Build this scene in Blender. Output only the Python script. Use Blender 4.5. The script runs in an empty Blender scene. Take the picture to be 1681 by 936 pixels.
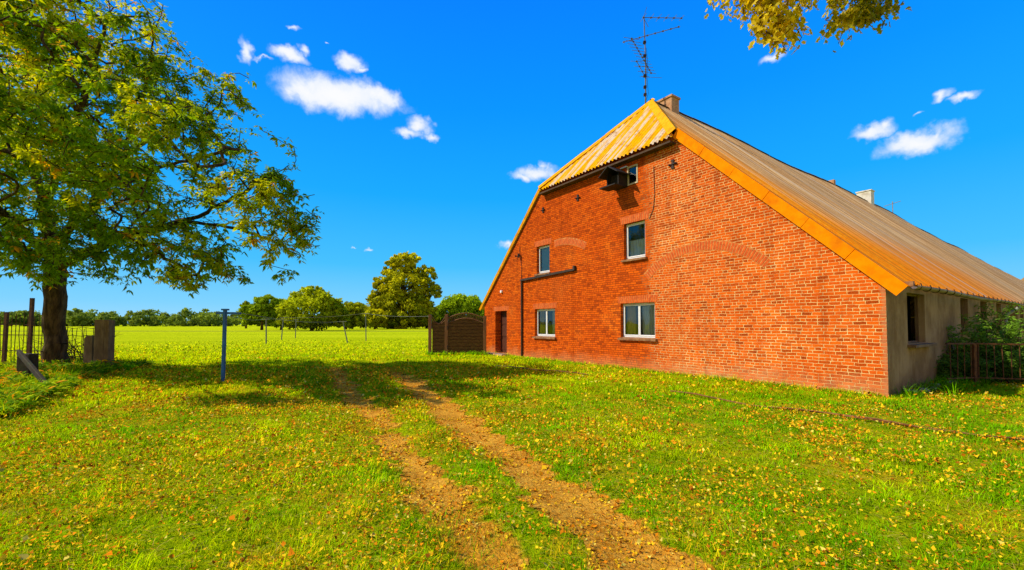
import bpy, math, random
import numpy as np
from mathutils import Vector
random.seed(7)
RNG = np.random.default_rng(11)
PI = math.pi
sc = bpy.context.scene
COL = sc.collection

# ------------------------------------------------------------------ camera
F = 706.4
cam_d = bpy.data.cameras.new('camera'); cam = bpy.data.objects.new('camera', cam_d); COL.objects.link(cam)
cam.location = (0, 0, 1.6)
cam.rotation_euler = (PI/2 + .0316, 0, 0)
cam_d.sensor_width = 36; cam_d.lens = 36*F/1681; cam_d.shift_y = .0247
cam_d.clip_start = .05; cam_d.clip_end = 6000
sc.camera = cam
sc.view_settings.view_transform = 'Standard'
sc.view_settings.look = 'None'; sc.view_settings.exposure = 0; sc.view_settings.gamma = 1
sc.cycles.max_bounces = 8
sc.cycles.transparent_max_bounces = 12

# ------------------------------------------------------------------ node helpers
class NT:
    def __init__(s, tree): s.t = tree; s.n = tree.nodes; s.l = tree.links
    def add(s, typ, **kw):
        nd = s.n.new(typ)
        for k, v in kw.items(): setattr(nd, k, v)
        return nd
    def link(s, a, b): s.l.new(a, b)
    def setin(s, sock, v):
        if v is None: return
        if hasattr(v, 'is_output') or isinstance(v, bpy.types.NodeSocket): s.l.new(v, sock)
        else: sock.default_value = v
    def math(s, op, a, b=None, c=None, clamp=False):
        nd = s.n.new('ShaderNodeMath'); nd.operation = op; nd.use_clamp = clamp
        for i, v in enumerate((a, b, c)):
            if v is not None: s.setin(nd.inputs[i], v)
        return nd.outputs[0]
    def vmath(s, op, a, b=None):
        nd = s.n.new('ShaderNodeVectorMath'); nd.operation = op
        s.setin(nd.inputs[0], a)
        if b is not None: s.setin(nd.inputs[1], b)
        return nd.outputs['Value'] if op in ('DOT_PRODUCT', 'LENGTH', 'DISTANCE') else nd.outputs['Vector']
    def mix(s, f, a, b, blend='MIX'):
        nd = s.n.new('ShaderNodeMix'); nd.data_type = 'RGBA'; nd.blend_type = blend
        s.setin(nd.inputs[0], f)
        for i, v in ((6, a), (7, b)):
            if isinstance(v, (tuple, list)): v = (*v[:3], 1)
            s.setin(nd.inputs[i], v)
        return nd.outputs[2]
    def noise(s, vec, scale, detail=3, rough=.55, dist=0, out='Fac'):
        nd = s.n.new('ShaderNodeTexNoise')
        if vec is not None: s.l.new(vec, nd.inputs['Vector'])
        nd.inputs['Scale'].default_value = scale; nd.inputs['Detail'].default_value = detail
        nd.inputs['Roughness'].default_value = rough; nd.inputs['Distortion'].default_value = dist
        return nd.outputs[out]
    def ramp(s, fac, stops, interp='LINEAR'):
        nd = s.n.new('ShaderNodeValToRGB'); cr = nd.color_ramp; cr.interpolation = interp
        while len(cr.elements) < len(stops): cr.elements.new(.5)
        for e, (p, c) in zip(cr.elements, stops):
            e.position = p; e.color = (*c[:3], 1) if isinstance(c, (tuple, list)) else (c, c, c, 1)
        s.l.new(fac, nd.inputs[0]); return nd.outputs[0]
    def remap(s, v, a, b, c=0., d=1.):
        nd = s.n.new('ShaderNodeMapRange'); nd.interpolation_type = 'SMOOTHSTEP'
        s.setin(nd.inputs[0], v)
        for i, k in enumerate((a, b, c, d)): nd.inputs[i+1].default_value = k
        return nd.outputs[0]
    def scalev(s, vec, sc3):
        nd = s.n.new('ShaderNodeMapping'); s.l.new(vec, nd.inputs[0]); nd.inputs['Scale'].default_value = sc3
        return nd.outputs[0]
    def bump(s, h, strength=.5, dist=.02, normal=None):
        nd = s.n.new('ShaderNodeBump'); nd.inputs['Strength'].default_value = strength
        nd.inputs['Distance'].default_value = dist; s.l.new(h, nd.inputs['Height'])
        if normal is not None: s.l.new(normal, nd.inputs['Normal'])
        return nd.outputs[0]

def new_mat(name):
    m = bpy.data.materials.new(name); m.use_nodes = True
    m.node_tree.nodes.clear(); nt = NT(m.node_tree)
    out = nt.add('ShaderNodeOutputMaterial')
    return m, nt, out
def principled(nt, out, color, rough=.8, spec=.3, normal=None, metal=0.):
    p = nt.add('ShaderNodeBsdfPrincipled')
    nt.setin(p.inputs['Base Color'], (*color[:3], 1) if isinstance(color, (tuple, list)) else color)
    nt.setin(p.inputs['Roughness'], rough); p.inputs['Specular IOR Level'].default_value = spec
    p.inputs['Metallic'].default_value = metal
    if normal is not None: nt.link(normal, p.inputs['Normal'])
    if out is not None: nt.link(p.outputs[0], out.inputs[0])
    return p
def objc(nt): return nt.add('ShaderNodeTexCoord').outputs['Object']
def wpos(nt): return nt.add('ShaderNodeNewGeometry').outputs['Position']

def worn(name, c1, c2, rough=.75, spec=.25, scale=6, detail=5, grime=(.05, .035, .02), grime_amt=.3, bump=.3, bdist=.01, stretch=(1, 1, 1), metal=0.):
    m, nt, out = new_mat(name); p = nt.scalev(objc(nt), stretch)
    n = nt.noise(p, scale, detail, .6); n2 = nt.noise(p, scale*.35, 4, .6); n3 = nt.noise(p, scale*7, 3, .7)
    c = nt.mix(nt.remap(n, .35, .68), c1, c2)
    c = nt.mix(nt.math('MULTIPLY', nt.remap(n2, .5, .75), grime_amt), c, grime)
    h = nt.math('ADD', nt.math('MULTIPLY', n3, .5), n)
    principled(nt, out, c, rough, spec, nt.bump(h, bump, bdist), metal)
    return m

def leaf_mat(name, trans=.35, tint=(1, 1, 1), rough=.5, spec=.3, posnoise=None, up=0.):
    m, nt, out = new_mat(name); nrm = None
    if up:
        g_ = nt.add('ShaderNodeNewGeometry').outputs['Normal']
        nrm = nt.vmath('NORMALIZE', nt.vmath('ADD', nt.vmath('MULTIPLY', g_, (1-up,)*3), (-.25*up, -.1*up, up)))
    a = nt.add('ShaderNodeAttribute', attribute_name='Col').outputs['Color']
    c = nt.mix(1., a, tint, 'MULTIPLY')
    if posnoise:
        sc_, lo, hi = posnoise
        n = nt.noise(wpos(nt), sc_, 3, .6)
        c = nt.mix(nt.remap(n, .35, .65), nt.mix(1., c, lo, 'MULTIPLY'), nt.mix(1., c, hi, 'MULTIPLY'))
    p = principled(nt, None, c, rough, spec, nrm)
    t = nt.add('ShaderNodeBsdfTranslucent')
    nt.link(nt.mix(1., c, (1.25, 1.15, .5), 'MULTIPLY'), t.inputs[0])
    mx = nt.add('ShaderNodeMixShader'); mx.inputs[0].default_value = trans
    nt.link(p.outputs[0], mx.inputs[1]); nt.link(t.outputs[0], mx.inputs[2]); nt.link(mx.outputs[0], out.inputs[0])
    return m

# ------------------------------------------------------------------ object helpers
def props(o, label=None, cat=None, group=None, kind=None):
    if label: o['label'] = label
    if cat: o['category'] = cat
    if group: o['group'] = group
    if kind: o['kind'] = kind
    return o
def empty(name, loc, rz, label, cat, group=None):
    o = bpy.data.objects.new(name, None); COL.objects.link(o); o.location = loc; o.rotation_euler = (0, 0, rz)
    o.empty_display_size = .2
    return props(o, label, cat, group)
def mesh_obj(name, verts, faces, mat, parent=None, col=None, smooth=False):
    me = bpy.data.meshes.new(name)
    V = np.asarray(verts, dtype=np.float32)
    if isinstance(faces, np.ndarray):
        k = faces.shape[1]; nf = len(faces)
        me.vertices.add(len(V)); me.vertices.foreach_set('co', V.ravel())
        me.loops.add(nf*k); me.loops.foreach_set('vertex_index', faces.astype(np.int32).ravel())
        me.polygons.add(nf); me.polygons.foreach_set('loop_start', np.arange(0, nf*k, k, dtype=np.int32))
        me.update(calc_edges=True)
    else:
        me.from_pydata([tuple(map(float, v)) for v in V], [], faces); me.update()
    if col is not None:
        a = me.color_attributes.new('Col', 'FLOAT_COLOR', 'POINT')
        c = np.ones((len(V), 4), np.float32); c[:, :3] = col; a.data.foreach_set('color', c.ravel())
    if smooth: me.polygons.foreach_set('use_smooth', np.ones(len(me.polygons), bool))
    me.materials.append(mat)
    o = bpy.data.objects.new(name, me); COL.objects.link(o)
    if parent is not None: o.parent = parent
    return o

class MB:
    """collects boxes, tubes and polygons into one mesh"""
    def __init__(s): s.v = []; s.f = []
    def poly(s, pts):
        b = len(s.v); s.v += [tuple(p) for p in pts]; s.f.append(tuple(range(b, b+len(pts)))); return s
    def box(s, a, b, bev=0.):
        x0, y0, z0 = [min(p, q) for p, q in zip(a, b)]; x1, y1, z1 = [max(p, q) for p, q in zip(a, b)]
        n = len(s.v); s.v += [(x0,y0,z0),(x1,y0,z0),(x1,y1,z0),(x0,y1,z0),(x0,y0,z1),(x1,y0,z1),(x1,y1,z1),(x0,y1,z1)]
        s.f += [tuple(n+i for i in q) for q in ((0,3,2,1),(4,5,6,7),(0,1,5,4),(1,2,6,5),(2,3,7,6),(3,0,4,7))]; return s
    def bar(s, p0, p1, w, h, up=(0, 0, 1), jit=0.):
        """rectangular bar between two points"""
        p0 = Vector(p0); p1 = Vector(p1); d = (p1-p0).normalized(); u = Vector(up)
        if abs(d.dot(u)) > .98: u = Vector((0, 1, 0))
        r = d.cross(u).normalized(); u = r.cross(d)
        n = len(s.v)
        for p in (p0, p1):
            for a, b in ((-1,-1),(1,-1),(1,1),(-1,1)):
                q = p + r*(a*w/2) + u*(b*h/2)
                if jit: q = q + Vector([random.uniform(-jit, jit) for _ in range(3)])
                s.v.append(tuple(q))
        s.f += [tuple(n+i for i in q) for q in ((0,3,2,1),(4,5,6,7),(0,1,5,4),(1,2,6,5),(2,3,7,6),(3,0,4,7))]; return s
    def tube(s, pts, r, k=6, cap=True):
        pts = [Vector(p) for p in pts]; m = len(pts)
        rr = r if isinstance(r, (list, tuple)) else [r]*m
        n = len(s.v); prev = None
        for i, p in enumerate(pts):
            d = (pts[min(i+1, m-1)]-pts[max(i-1, 0)]).normalized()
            if prev is None: a = d.orthogonal().normalized()
            else: a = (prev - d*prev.dot(d)).normalized()
            prev = a; b = d.cross(a)
            for j in range(k):
                t = 2*PI*j/k; s.v.append(tuple(p + (a*math.cos(t)+b*math.sin(t))*rr[i]))
        for i in range(m-1):
            for j in range(k):
                j2 = (j+1) % k
                s.f.append((n+i*k+j, n+i*k+j2, n+(i+1)*k+j2, n+(i+1)*k+j))
        if cap:
            s.f.append(tuple(n+j for j in reversed(range(k)))); s.f.append(tuple(n+(m-1)*k+j for j in range(k)))
        return s
    def build(s, name, mat, parent=None, smooth=False, bevel=0.):
        o = mesh_obj(name, s.v, s.f, mat, parent, smooth=smooth)
        if bevel:
            b = o.modifiers.new('bevel', 'BEVEL'); b.width = bevel; b.segments = 2; b.limit_method = 'ANGLE'
        return o

# value noise in numpy
def _hash(ix, iy, seed):
    h = (ix.astype(np.int64)*374761393 + iy.astype(np.int64)*668265263 + seed*974711) & 0x7fffffff
    h = ((h ^ (h >> 13))*1274126177) & 0x7fffffff
    return ((h ^ (h >> 16)) & 0xffff)/65535.
def vnoise(x, y, seed=0, octaves=3):
    tot = 0; amp = 1; s = 0
    for o in range(octaves):
        xs = x*2**o + 17.3*o; ys = y*2**o - 9.1*o
        ix = np.floor(xs); iy = np.floor(ys); fx = xs-ix; fy = ys-iy
        fx = fx*fx*(3-2*fx); fy = fy*fy*(3-2*fy)
        a = _hash(ix, iy, seed+o); b = _hash(ix+1, iy, seed+o); c = _hash(ix, iy+1, seed+o); d = _hash(ix+1, iy+1, seed+o)
        tot = tot + amp*((a*(1-fx)+b*fx)*(1-fy)+(c*(1-fx)+d*fx)*fy); s += amp; amp *= .5
    return tot/s

# ------------------------------------------------------------------ world and sun
SUN_AZ = math.radians(-174); SUN_EL = math.radians(41.5)
sdir = Vector((math.cos(SUN_AZ)*math.cos(SUN_EL), math.sin(SUN_AZ)*math.cos(SUN_EL), math.sin(SUN_EL)))
sun_d = bpy.data.lights.new('sun', 'SUN'); sun_d.energy = 5.0; sun_d.angle = math.radians(.5); sun_d.color = (1, .89, .70)
sun = bpy.data.objects.new('sun', sun_d); COL.objects.link(sun); sun.location = (-30, -5, 30)
sun.rotation_euler = (-sdir).to_track_quat('-Z', 'Y').to_euler()

def pix_dir(px, py):
    u = (px-840.5)/F; v = (509.6-py)/F; c, s_ = math.cos(.0316), math.sin(.0316)
    return Vector((u, c-v*s_, s_+v*c)).normalized()
CLOUDS = [ # direction given by (azimuth, elevation) degrees, half sizes, weight
 (560,156,108,36,1.05),(500,150,45,22,.9),(620,160,50,26,.95),(400,84,17,30,.85),(468,92,52,18,.85),(498,84,20,14,.6),(425,98,40,8,.55),(580,100,36,20,.7),(596,112,20,12,.5),
 (690,205,34,20,.85),(672,218,38,14,.8),(706,222,22,16,.6),
 (880,282,46,20,.75),(860,290,40,14,.62),(893,272,20,16,.6),(1505,234,80,26,.95),(1530,222,34,26,.75),(1430,218,58,22,.8),(1452,206,26,24,.7),
 (1590,160,40,15,.62),(1553,158,30,19,.62),(1264,96,48,16,.68),(478,44,20,9,.5),(833,402,24,16,.6),(605,411,20,6,.45),(578,408,12,5,.4),(541,66,9,6,.42),(1515,188,20,7,.42)]
w = bpy.data.worlds.new('World'); sc.world = w; w.use_nodes = True
w.node_tree.nodes.clear(); nt = NT(w.node_tree)
wo = nt.add('ShaderNodeOutputWorld'); bg = nt.add('ShaderNodeBackground'); nt.link(bg.outputs[0], wo.inputs[0])
sky = nt.add('ShaderNodeTexSky'); sky.sky_type = 'NISHITA'; sky.sun_disc = False
sky.sun_elevation = SUN_EL; sky.sun_rotation = PI/2 - SUN_AZ; sky.air_density = 1.; sky.dust_density = .5; sky.ozone_density = 2.5
dvec = nt.add('ShaderNodeTexCoord').outputs['Generated']
sep = nt.add('ShaderNodeSeparateXYZ'); nt.link(dvec, sep.inputs[0])
grad = nt.ramp(sep.outputs[2], [(0, (.34, .70, 1.)), (.04, (.20, .63, 1.)), (.13, (.055, .52, 1.)), (.28, (.006, .40, 1.)), (.45, (.0, .30, 1.)), (.62, (.0, .22, 1.)), (1, (.002, .13, .7))])
base = nt.mix(1., grad, nt.mix(1., sky.outputs[0], (.0035, .004, .004), 'MULTIPLY'), 'ADD')
# warm fill added low in the unseen sky behind the viewpoint, deeper sky overhead
back_fill = nt.math('MULTIPLY', nt.remap(sep.outputs[1], .0, -.45), nt.remap(sep.outputs[2], .75, .1))
base = nt.mix(nt.math('MULTIPLY', back_fill, .85), base, (.95, .62, .34))
dens = None
wv = nt.vmath('ADD', nt.vmath('MULTIPLY', nt.vmath('SUBTRACT', nt.noise(dvec, 11., 4, .6, out='Color'), (.5, .5, .5)), (.075, .0, .05)), nt.vmath('MULTIPLY', nt.vmath('SUBTRACT', nt.noise(dvec, 42., 4, .6, out='Color'), (.5, .5, .5)), (.025, .0, .025)))
wvec = nt.vmath('ADD', dvec, wv)
nz = nt.noise(dvec, 9., 7, .62, .3)
nz2 = nt.noise(dvec, 26., 5, .65, .4)
nw = nt.math('ADD', nt.math('MULTIPLY', nt.math('SUBTRACT', nz, .5), 1.7), nt.math('MULTIPLY', nt.math('SUBTRACT', nz2, .5), .9))
for (px, py, rx, ry, wt) in CLOUDS:
    c = pix_dir(px, py); r = pix_dir(px+1, py)-c; u = pix_dir(px, py-1)-c
    r = r*(1/(r.length**2))/rx; u = u*(1/(u.length**2))/ry
    a = nt.math('SUBTRACT', nt.vmath('DOT_PRODUCT', wvec, tuple(r)), float(r.dot(c)))
    b = nt.math('SUBTRACT', nt.vmath('DOT_PRODUCT', wvec, tuple(u)), float(u.dot(c)))
    d2 = nt.math('ADD', nt.math('MULTIPLY', a, a), nt.math('MULTIPLY', b, b))
    di = nt.math('SUBTRACT', wt, nt.math('MULTIPLY', nt.math('SQRT', d2), 1.))
    dens = di if dens is None else nt.math('MAXIMUM', dens, di)
dd = nt.math('ADD', dens, nt.math('MULTIPLY', nw, .55))
alpha = nt.remap(dd, -.04, .62)
front = nt.remap(sep.outputs[1], .1, .3)
alpha = nt.math('MULTIPLY', alpha, front)
ccol = nt.mix(nt.remap(nt.math('ADD', dd, nt.math('MULTIPLY', nz2, .4)), .3, 1.2), (.74, .84, 1.), (1., 1., 1.02))
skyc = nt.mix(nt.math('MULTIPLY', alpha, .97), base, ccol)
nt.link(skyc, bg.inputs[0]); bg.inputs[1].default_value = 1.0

# ------------------------------------------------------------------ terrain
HR = np.array([8.263, 9.496]); ANG = .9669
TT = np.array([-math.cos(ANG), math.sin(ANG)]); QQ = np.array([math.sin(ANG), math.cos(ANG)])
HW = 17.2; HL = 118.; ZE = 2.62
RUT_L = np.array([(-9.5,21.5),(-6.95,16.67),(-4.4,11.4),(-2.79,8.24),(-1.31,5.49),(-.54,3.85),(-.16,2.85),(.15,1.2),(.2,-3)])
RUT_R = np.array([(-6.9,20.5),(-4.72,16.67),(-2.2,10.52),(-.66,6.78),(.20,4.8),(.74,3.5),(.98,2.85),(1.6,1.2),(1.7,-3)])
def seg_dist(x, y, P):
    best = np.full(x.shape, 1e9)
    for (x0, y0), (x1, y1) in zip(P[:-1], P[1:]):
        dx, dy = x1-x0, y1-y0; t = np.clip(((x-x0)*dx+(y-y0)*dy)/(dx*dx+dy*dy), 0, 1)
        best = np.minimum(best, np.hypot(x-(x0+t*dx), y-(y0+t*dy)))
    return best
def rut(x, y):
    """bare-earth amount 0..1 with ragged edges"""
    n = vnoise(x*1.5, y*1.5, 3, 4)-.5; n2 = vnoise(x*5, y*5, 8, 3)-.5
    n3 = vnoise(x*13, y*13, 9, 2)-.5
    wl = .21 + .5*n + .42*n2 + .26*n3; wr = .29 + .55*n + .42*n2 + .26*n3
    fade = np.clip((18.5-y)/6+(vnoise(x*2, y*2, 12, 3)-.5)*1.2*np.clip((y-9)/4, 0, 1), 0, 1)
    a = np.clip((wl-seg_dist(x, y, RUT_L))/.16+.5, 0, 1)*(.55+.45*np.clip((vnoise(x*.9, y*.9, 5, 2)-.3)*4, 0, 1))
    b = np.clip((wr-seg_dist(x, y, RUT_R))/.16+.5, 0, 1)
    return np.maximum(a, b)*fade
def house_local(x, y):
    dx, dy = x-HR[0], y-HR[1]
    return -(dx*TT[0]+dy*TT[1]), dx*QQ[0]+dy*QQ[1]      # local x (0 right corner, -17.2 left), local y (depth)
def in_house(x, y, m=.03):
    a, b = house_local(x, y); return (a < m) & (a > -HW-m) & (b > -m) & (b < HL)
def height(x, y):
    r = np.hypot(x, y); nearf = np.clip(1-(r-30)/30, 0, 1)
    h = (vnoise(x*.35, y*.35, 21, 3)-.5)*.10*nearf + (vnoise(x*2.2, y*2.2, 31, 2)-.5)*.03*nearf
    a, b = house_local(x, y)
    d = np.maximum(np.maximum(a, -HW-a), np.maximum(-b, b-HL)); h = h*np.clip((d-.0)/1.5, 0, 1)
    dl = np.minimum(seg_dist(x, y, RUT_L), seg_dist(x, y, RUT_R))
    return h - .05*np.exp(-(dl/.3)**2)*nearf
def axis(fine0, fine1, step, lo, hi, g=1.13):
    a = list(np.arange(fine0, fine1, step)); s = step; v = a[-1]
    while v < hi: s *= g; v += s; a.append(v)
    s = step; v = a[0]; pre = []
    while v > lo: s *= g; v -= s; pre.append(v)
    return np.array(pre[::-1]+a)
ax = axis(-12, 12, .07, -2500, 2500); ay = axis(1.5, 17, .07, -400, 3000)
X, Y = np.meshgrid(ax, ay); Z = height(X, Y)
nx, ny = len(ax), len(ay)
idx = np.arange(nx*ny).reshape(ny, nx)
quads = np.stack([idx[:-1,:-1].ravel(), idx[:-1,1:].ravel(), idx[1:,1:].ravel(), idx[1:,:-1].ravel()], 1)
V = np.stack([X.ravel(), Y.ravel(), Z.ravel()], 1)
dirt = rut(X.ravel(), Y.ravel())

# meadow material: short turf seen between and beyond the blades
m, nt, out = new_mat('meadow_turf')
p = wpos(nt); sp = nt.add('ShaderNodeSeparateXYZ'); nt.link(p, sp.inputs[0])
dist = nt.vmath('LENGTH', p)
n1 = nt.noise(p, .9, 4, .6); n2 = nt.noise(p, 14, 4, .7); n3 = nt.noise(nt.scalev(p, (.02, .12, 1)), 1., 5, .6); n4 = nt.noise(nt.scalev(p, (.35, 1.3, 1)), 1., 5, .65)
near = nt.mix(nt.remap(n2, .3, .7), (.18, .30, .002), (.44, .50, .003))
near = nt.mix(nt.remap(n1, .5, .68), near, (.56, .40, .008))
far = nt.mix(nt.remap(n3, .35, .65), (.44, .54, .006), (.60, .66, .010))
far = nt.mix(nt.math('MULTIPLY', nt.remap(n4, .45, .7), .55), far, (.36, .52, .001))
far = nt.mix(nt.math('MULTIPLY', nt.remap(n2, .35, .75), .35), far, (.74, .66, .003))
strip = nt.math('MULTIPLY', nt.remap(sp.outputs[1], 88, 92), nt.remap(sp.outputs[1], 104, 98))
far = nt.mix(nt.math('MULTIPLY', strip, .55), far, (.2, .2, .03))
col = nt.mix(nt.remap(dist, 9, 34), near, far)
dt = nt.add('ShaderNodeAttribute', attribute_name='Col').outputs['Color']
dsep = nt.add('ShaderNodeSeparateColor'); nt.link(dt, dsep.inputs[0])
soil = nt.mix(nt.remap(n2, .3, .7), (.54, .20, .010), (.86, .40, .03))
col = nt.mix(nt.remap(dsep.outputs[0], .15, .6), col, soil)
hb = nt.math('ADD', nt.noise(p, 40, 4, .7), nt.math('MULTIPLY', nt.noise(nt.scalev(p, (1, 1, 1)), 6, 4, .7), 2.5))
principled(nt, out, col, 1., .0, nt.bump(hb, .9, .05))
M_turf = m
g = mesh_obj('meadow', V, quads, M_turf, col=np.repeat(dirt[:, None], 3, 1), smooth=True); props(g, kind='structure')

# bare wheel ruts as sheets just above the turf
qc = V[quads].mean(1); keep = (rut(qc[:, 0], qc[:, 1]) > .62) & (qc[:, 1] < 19)
qs = quads[keep]; u, inv = np.unique(qs.ravel(), return_inverse=True)
V2 = V[u].copy(); V2[:, 2] += .004 + .006*vnoise(V2[:, 0]*9, V2[:, 1]*9, 4, 2)
m, nt, out = new_mat('dry_soil'); p = wpos(nt)
n1 = nt.noise(p, 2.2, 5, .65); n2 = nt.noise(p, 22, 5, .7); n3 = nt.noise(p, 90, 3, .7)
vor = nt.add('ShaderNodeTexVoronoi'); vor.feature = 'DISTANCE_TO_EDGE'; vor.inputs['Scale'].default_value = 11
nt.link(nt.vmath('ADD', p, nt.vmath('MULTIPLY', nt.noise(p, 6, 3, .6, out='Color'), (.12, .12, .12))), vor.inputs['Vector'])
crack = nt.remap(vor.outputs['Distance'], .0, .06)
c = nt.mix(nt.remap(n1, .35, .65), (.54, .20, .010), (.84, .39, .03))
c = nt.mix(nt.remap(n2, .4, .75), c, (.94, .52, .06))
c = nt.mix(nt.math('MULTIPLY', nt.math('SUBTRACT', 1., crack), .38), c, (.14, .06, .02))
h = nt.math('ADD', nt.math('MULTIPLY', n2, 1.3), nt.math('ADD', nt.math('MULTIPLY', crack, .25), nt.math('MULTIPLY', n3, .4)))
principled(nt, out, c, 1., .0, nt.bump(h, .9, .03)); M_soil = m
o = mesh_obj('dirt_track', V2, inv.reshape(-1, 4), M_soil, smooth=True)
props(o, kind='structure')

# ------------------------------------------------------------------ grass
def in_view(x, y, m=1.32):
    return (y > 1.7) & (np.abs(x) < m*y+1.2)
def scatter(d0, d1, dens, m=1.3):
    area = 2*m*(d1*d1-d0*d0)/2; n = int(area*dens)
    y = np.sqrt(RNG.uniform(d0*d0, d1*d1, n)); x = RNG.uniform(-1, 1, n)*(m*y+.5)
    return x, y
def make_blades(x, y, z, h, wd, lean, ang, col, seg=3, tipc=None):
    """curved tapering blades as triangles"""
    n = len(x); dx, dy = np.cos(ang), np.sin(ang); px, py = -dy, dx
    rows = []
    for i in range(seg+1):
        t = i/seg; off = lean*t**1.8; zz = z + h*(t - .35*(lean/np.maximum(h, .01))**1*t*t*.6)
        cx = x+dx*off; cy = y+dy*off; hw = wd*.5*(1-t**1.6) + 0*t
        if i < seg:
            rows += [np.stack([cx-px*hw, cy-py*hw, zz], 1), np.stack([cx+px*hw, cy+py*hw, zz], 1)]
        else: rows.append(np.stack([cx, cy, zz], 1))
    k = 2*seg+1; Vb = np.stack(rows, 1).reshape(-1, 3)
    tri = []
    for i in range(seg-1):
        a = 2*i; tri += [(a, a+1, a+3), (a, a+3, a+2)]
    a = 2*(seg-1); tri.append((a, a+1, a+2))
    T = (np.arange(n)[:, None, None]*k + np.array(tri)[None]).reshape(-1, 3)
    cc = np.repeat(col[:, None, :], k, 1).copy()
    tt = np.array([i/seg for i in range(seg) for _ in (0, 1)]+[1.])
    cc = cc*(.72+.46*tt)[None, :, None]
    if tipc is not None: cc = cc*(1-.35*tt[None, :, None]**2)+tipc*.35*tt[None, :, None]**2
    return Vb, T, cc.reshape(-1, 3)
def cat_parts(parts):
    Vs, Ts, Cs = [], [], []; b = 0
    for v, t, c in parts:
        Vs.append(v); Ts.append(t+b); Cs.append(c); b += len(v)
    return np.concatenate(Vs), np.concatenate(Ts), np.concatenate(Cs)
G_GREEN = np.array((.22, .56, .001)); G_LIME = np.array((.72, .86, .001)); G_DRY = np.array((1., .66, .010)); G_DARK = np.array((.07, .22, .001))
def grass_col(x, y):
    n = len(x); r = np.hypot(x, y)
    a = vnoise(x*.55, y*.55, 41, 3); b = vnoise(x*1.7, y*1.7, 42, 3); k = RNG.uniform(0, 1, n)
    lime = np.clip((a-.42)*3.4 + np.clip(-x*.07, -.3, .35) + (k-.5)*.8 + np.clip((r-14)/14, 0, .8), 0, 1)[:, None]
    c = G_GREEN*(1-lime)+G_LIME*lime
    dry = np.clip((b-.49)*3.2+(k-.76)*1.5 + np.exp(-(np.minimum(seg_dist(x, y, RUT_L), seg_dist(x, y, RUT_R))/.55)**2)*.55 + np.clip(-.05*x-.1, 0, .25)*np.clip((9-r)/4, 0, 1)+np.clip((6-r)*.04, 0, .15), 0, .9)[:, None]
    dry = dry*(RNG.uniform(0, 1, (n, 1)) < .75)
    c = c*(1-dry)+G_DRY*dry
    dk = (RNG.uniform(0, 1, (n, 1)) < .28)*.7
    c = c*(1-dk)+G_DARK*dk
    c = c*(.42+1.15*vnoise(x*2.9, y*2.9, 47, 3))[:, None]
    return c*RNG.uniform(.75, 1.3, (n, 1))
parts = []
for d0, d1, dn, h0, h1, wd, seg in ((1.9, 4.2, 3000, .030, .085, .0048, 3), (4.2, 7.5, 1500, .035, .085, .0075, 3), (7.5, 13, 620, .04, .10, .013, 2), (13, 24, 170, .05, .12, .026, 2), (24, 50, 40, .06, .13, .06, 2)):
    x, y = scatter(d0, d1, dn)
    # tufts
    cl = vnoise(x*3.3, y*3.3, 55, 3); patch = vnoise(x*.8, y*.8, 57, 3)
    rt = rut(x, y)
    keep = (RNG.uniform(0, 1, len(x)) < np.clip(.35+(cl-.35)*2.6, .15, 1)*(1-np.clip(rt*1.25, 0, .94))) & ~in_house(x, y)
    x, y, cl, patch, rt = x[keep], y[keep], cl[keep], patch[keep], rt[keep]; n = len(x)
    h = RNG.uniform(h0, h1, n)*(.25+1.5*cl**1.3)*(.6+.9*patch)*(1-.5*rt)
    if d1 > 40:
        kk = RNG.uniform(0, 1, n) < np.clip((50-np.hypot(x, y))/22, 0, 1); x, y, h, rt = x[kk], y[kk], h[kk], rt[kk]; n = len(x)
    lean = h*RNG.uniform(.2, 1.3, n); ang = RNG.uniform(0, 2*PI, n)
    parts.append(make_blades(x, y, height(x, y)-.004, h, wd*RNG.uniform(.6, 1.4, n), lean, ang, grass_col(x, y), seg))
# long dry strands lying about
x, y = scatter(1.9, 9, 130); k = (rut(x, y) < .7) & ~in_house(x, y); x, y = x[k], y[k]; n = len(x)
parts.append(make_blades(x, y, height(x, y)+.01, RNG.uniform(.015, .05, n), RNG.uniform(.004, .008, n), RNG.uniform(.06, .17, n), RNG.uniform(0, 2*PI, n), np.array((.55, .40, .06))*RNG.uniform(.7, 1.2, (n, 1)), 3))
Vg, Tg, Cg = cat_parts(parts)
M_grass = leaf_mat('grass_blades', .25, rough=.9, spec=.0, up=.8)
o = mesh_obj('grass', Vg, Tg, M_grass, col=Cg); props(o, 'short green and straw coloured grass covering the yard', 'grass', kind='stuff')

# tall weeds at left fence and around posts, house foot
parts = []
def tuft(cx, cy, n, rad, h0, h1, col, wd=.012):
    a = RNG.uniform(0, 2*PI, n); r = rad*np.sqrt(RNG.uniform(0, 1, n)); x = cx+r*np.cos(a); y = cy+r*np.sin(a)
    h = RNG.uniform(h0, h1, n); c = col*RNG.uniform(.6, 1.4, (n, 1))
    parts.append(make_blades(x, y, height(x, y)-.01, h, wd*RNG.uniform(.6, 1.3, n), h*RNG.uniform(.3, 1.1, n), a+RNG.uniform(-.8, .8, n), c, 4))
for i in range(330):
    s = random.random(); cy = 6.6+s*10.2; edge = np.interp(cy, (6.6, 8, 10, 12, 14.5, 17), (-7.95, -8.9, -10.3, -12.1, -13.4, -13.8))
    cx = edge - abs(random.gauss(0, 1.5)) - .2
    k = random.random(); c = G_LIME*.42 if k < .3 else (G_GREEN*.55 if k < .85 else G_DRY*.6)
    tuft(cx, cy, 26, .16, .12, .40 if cy < 12 else .45, c, .022 if cy < 11 else .026)
for i in range(60):
    tuft(random.uniform(-15.3, -12.9), random.uniform(13.6, 15.2), 26, .15, .1, .35, G_GREEN, .016)
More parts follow.
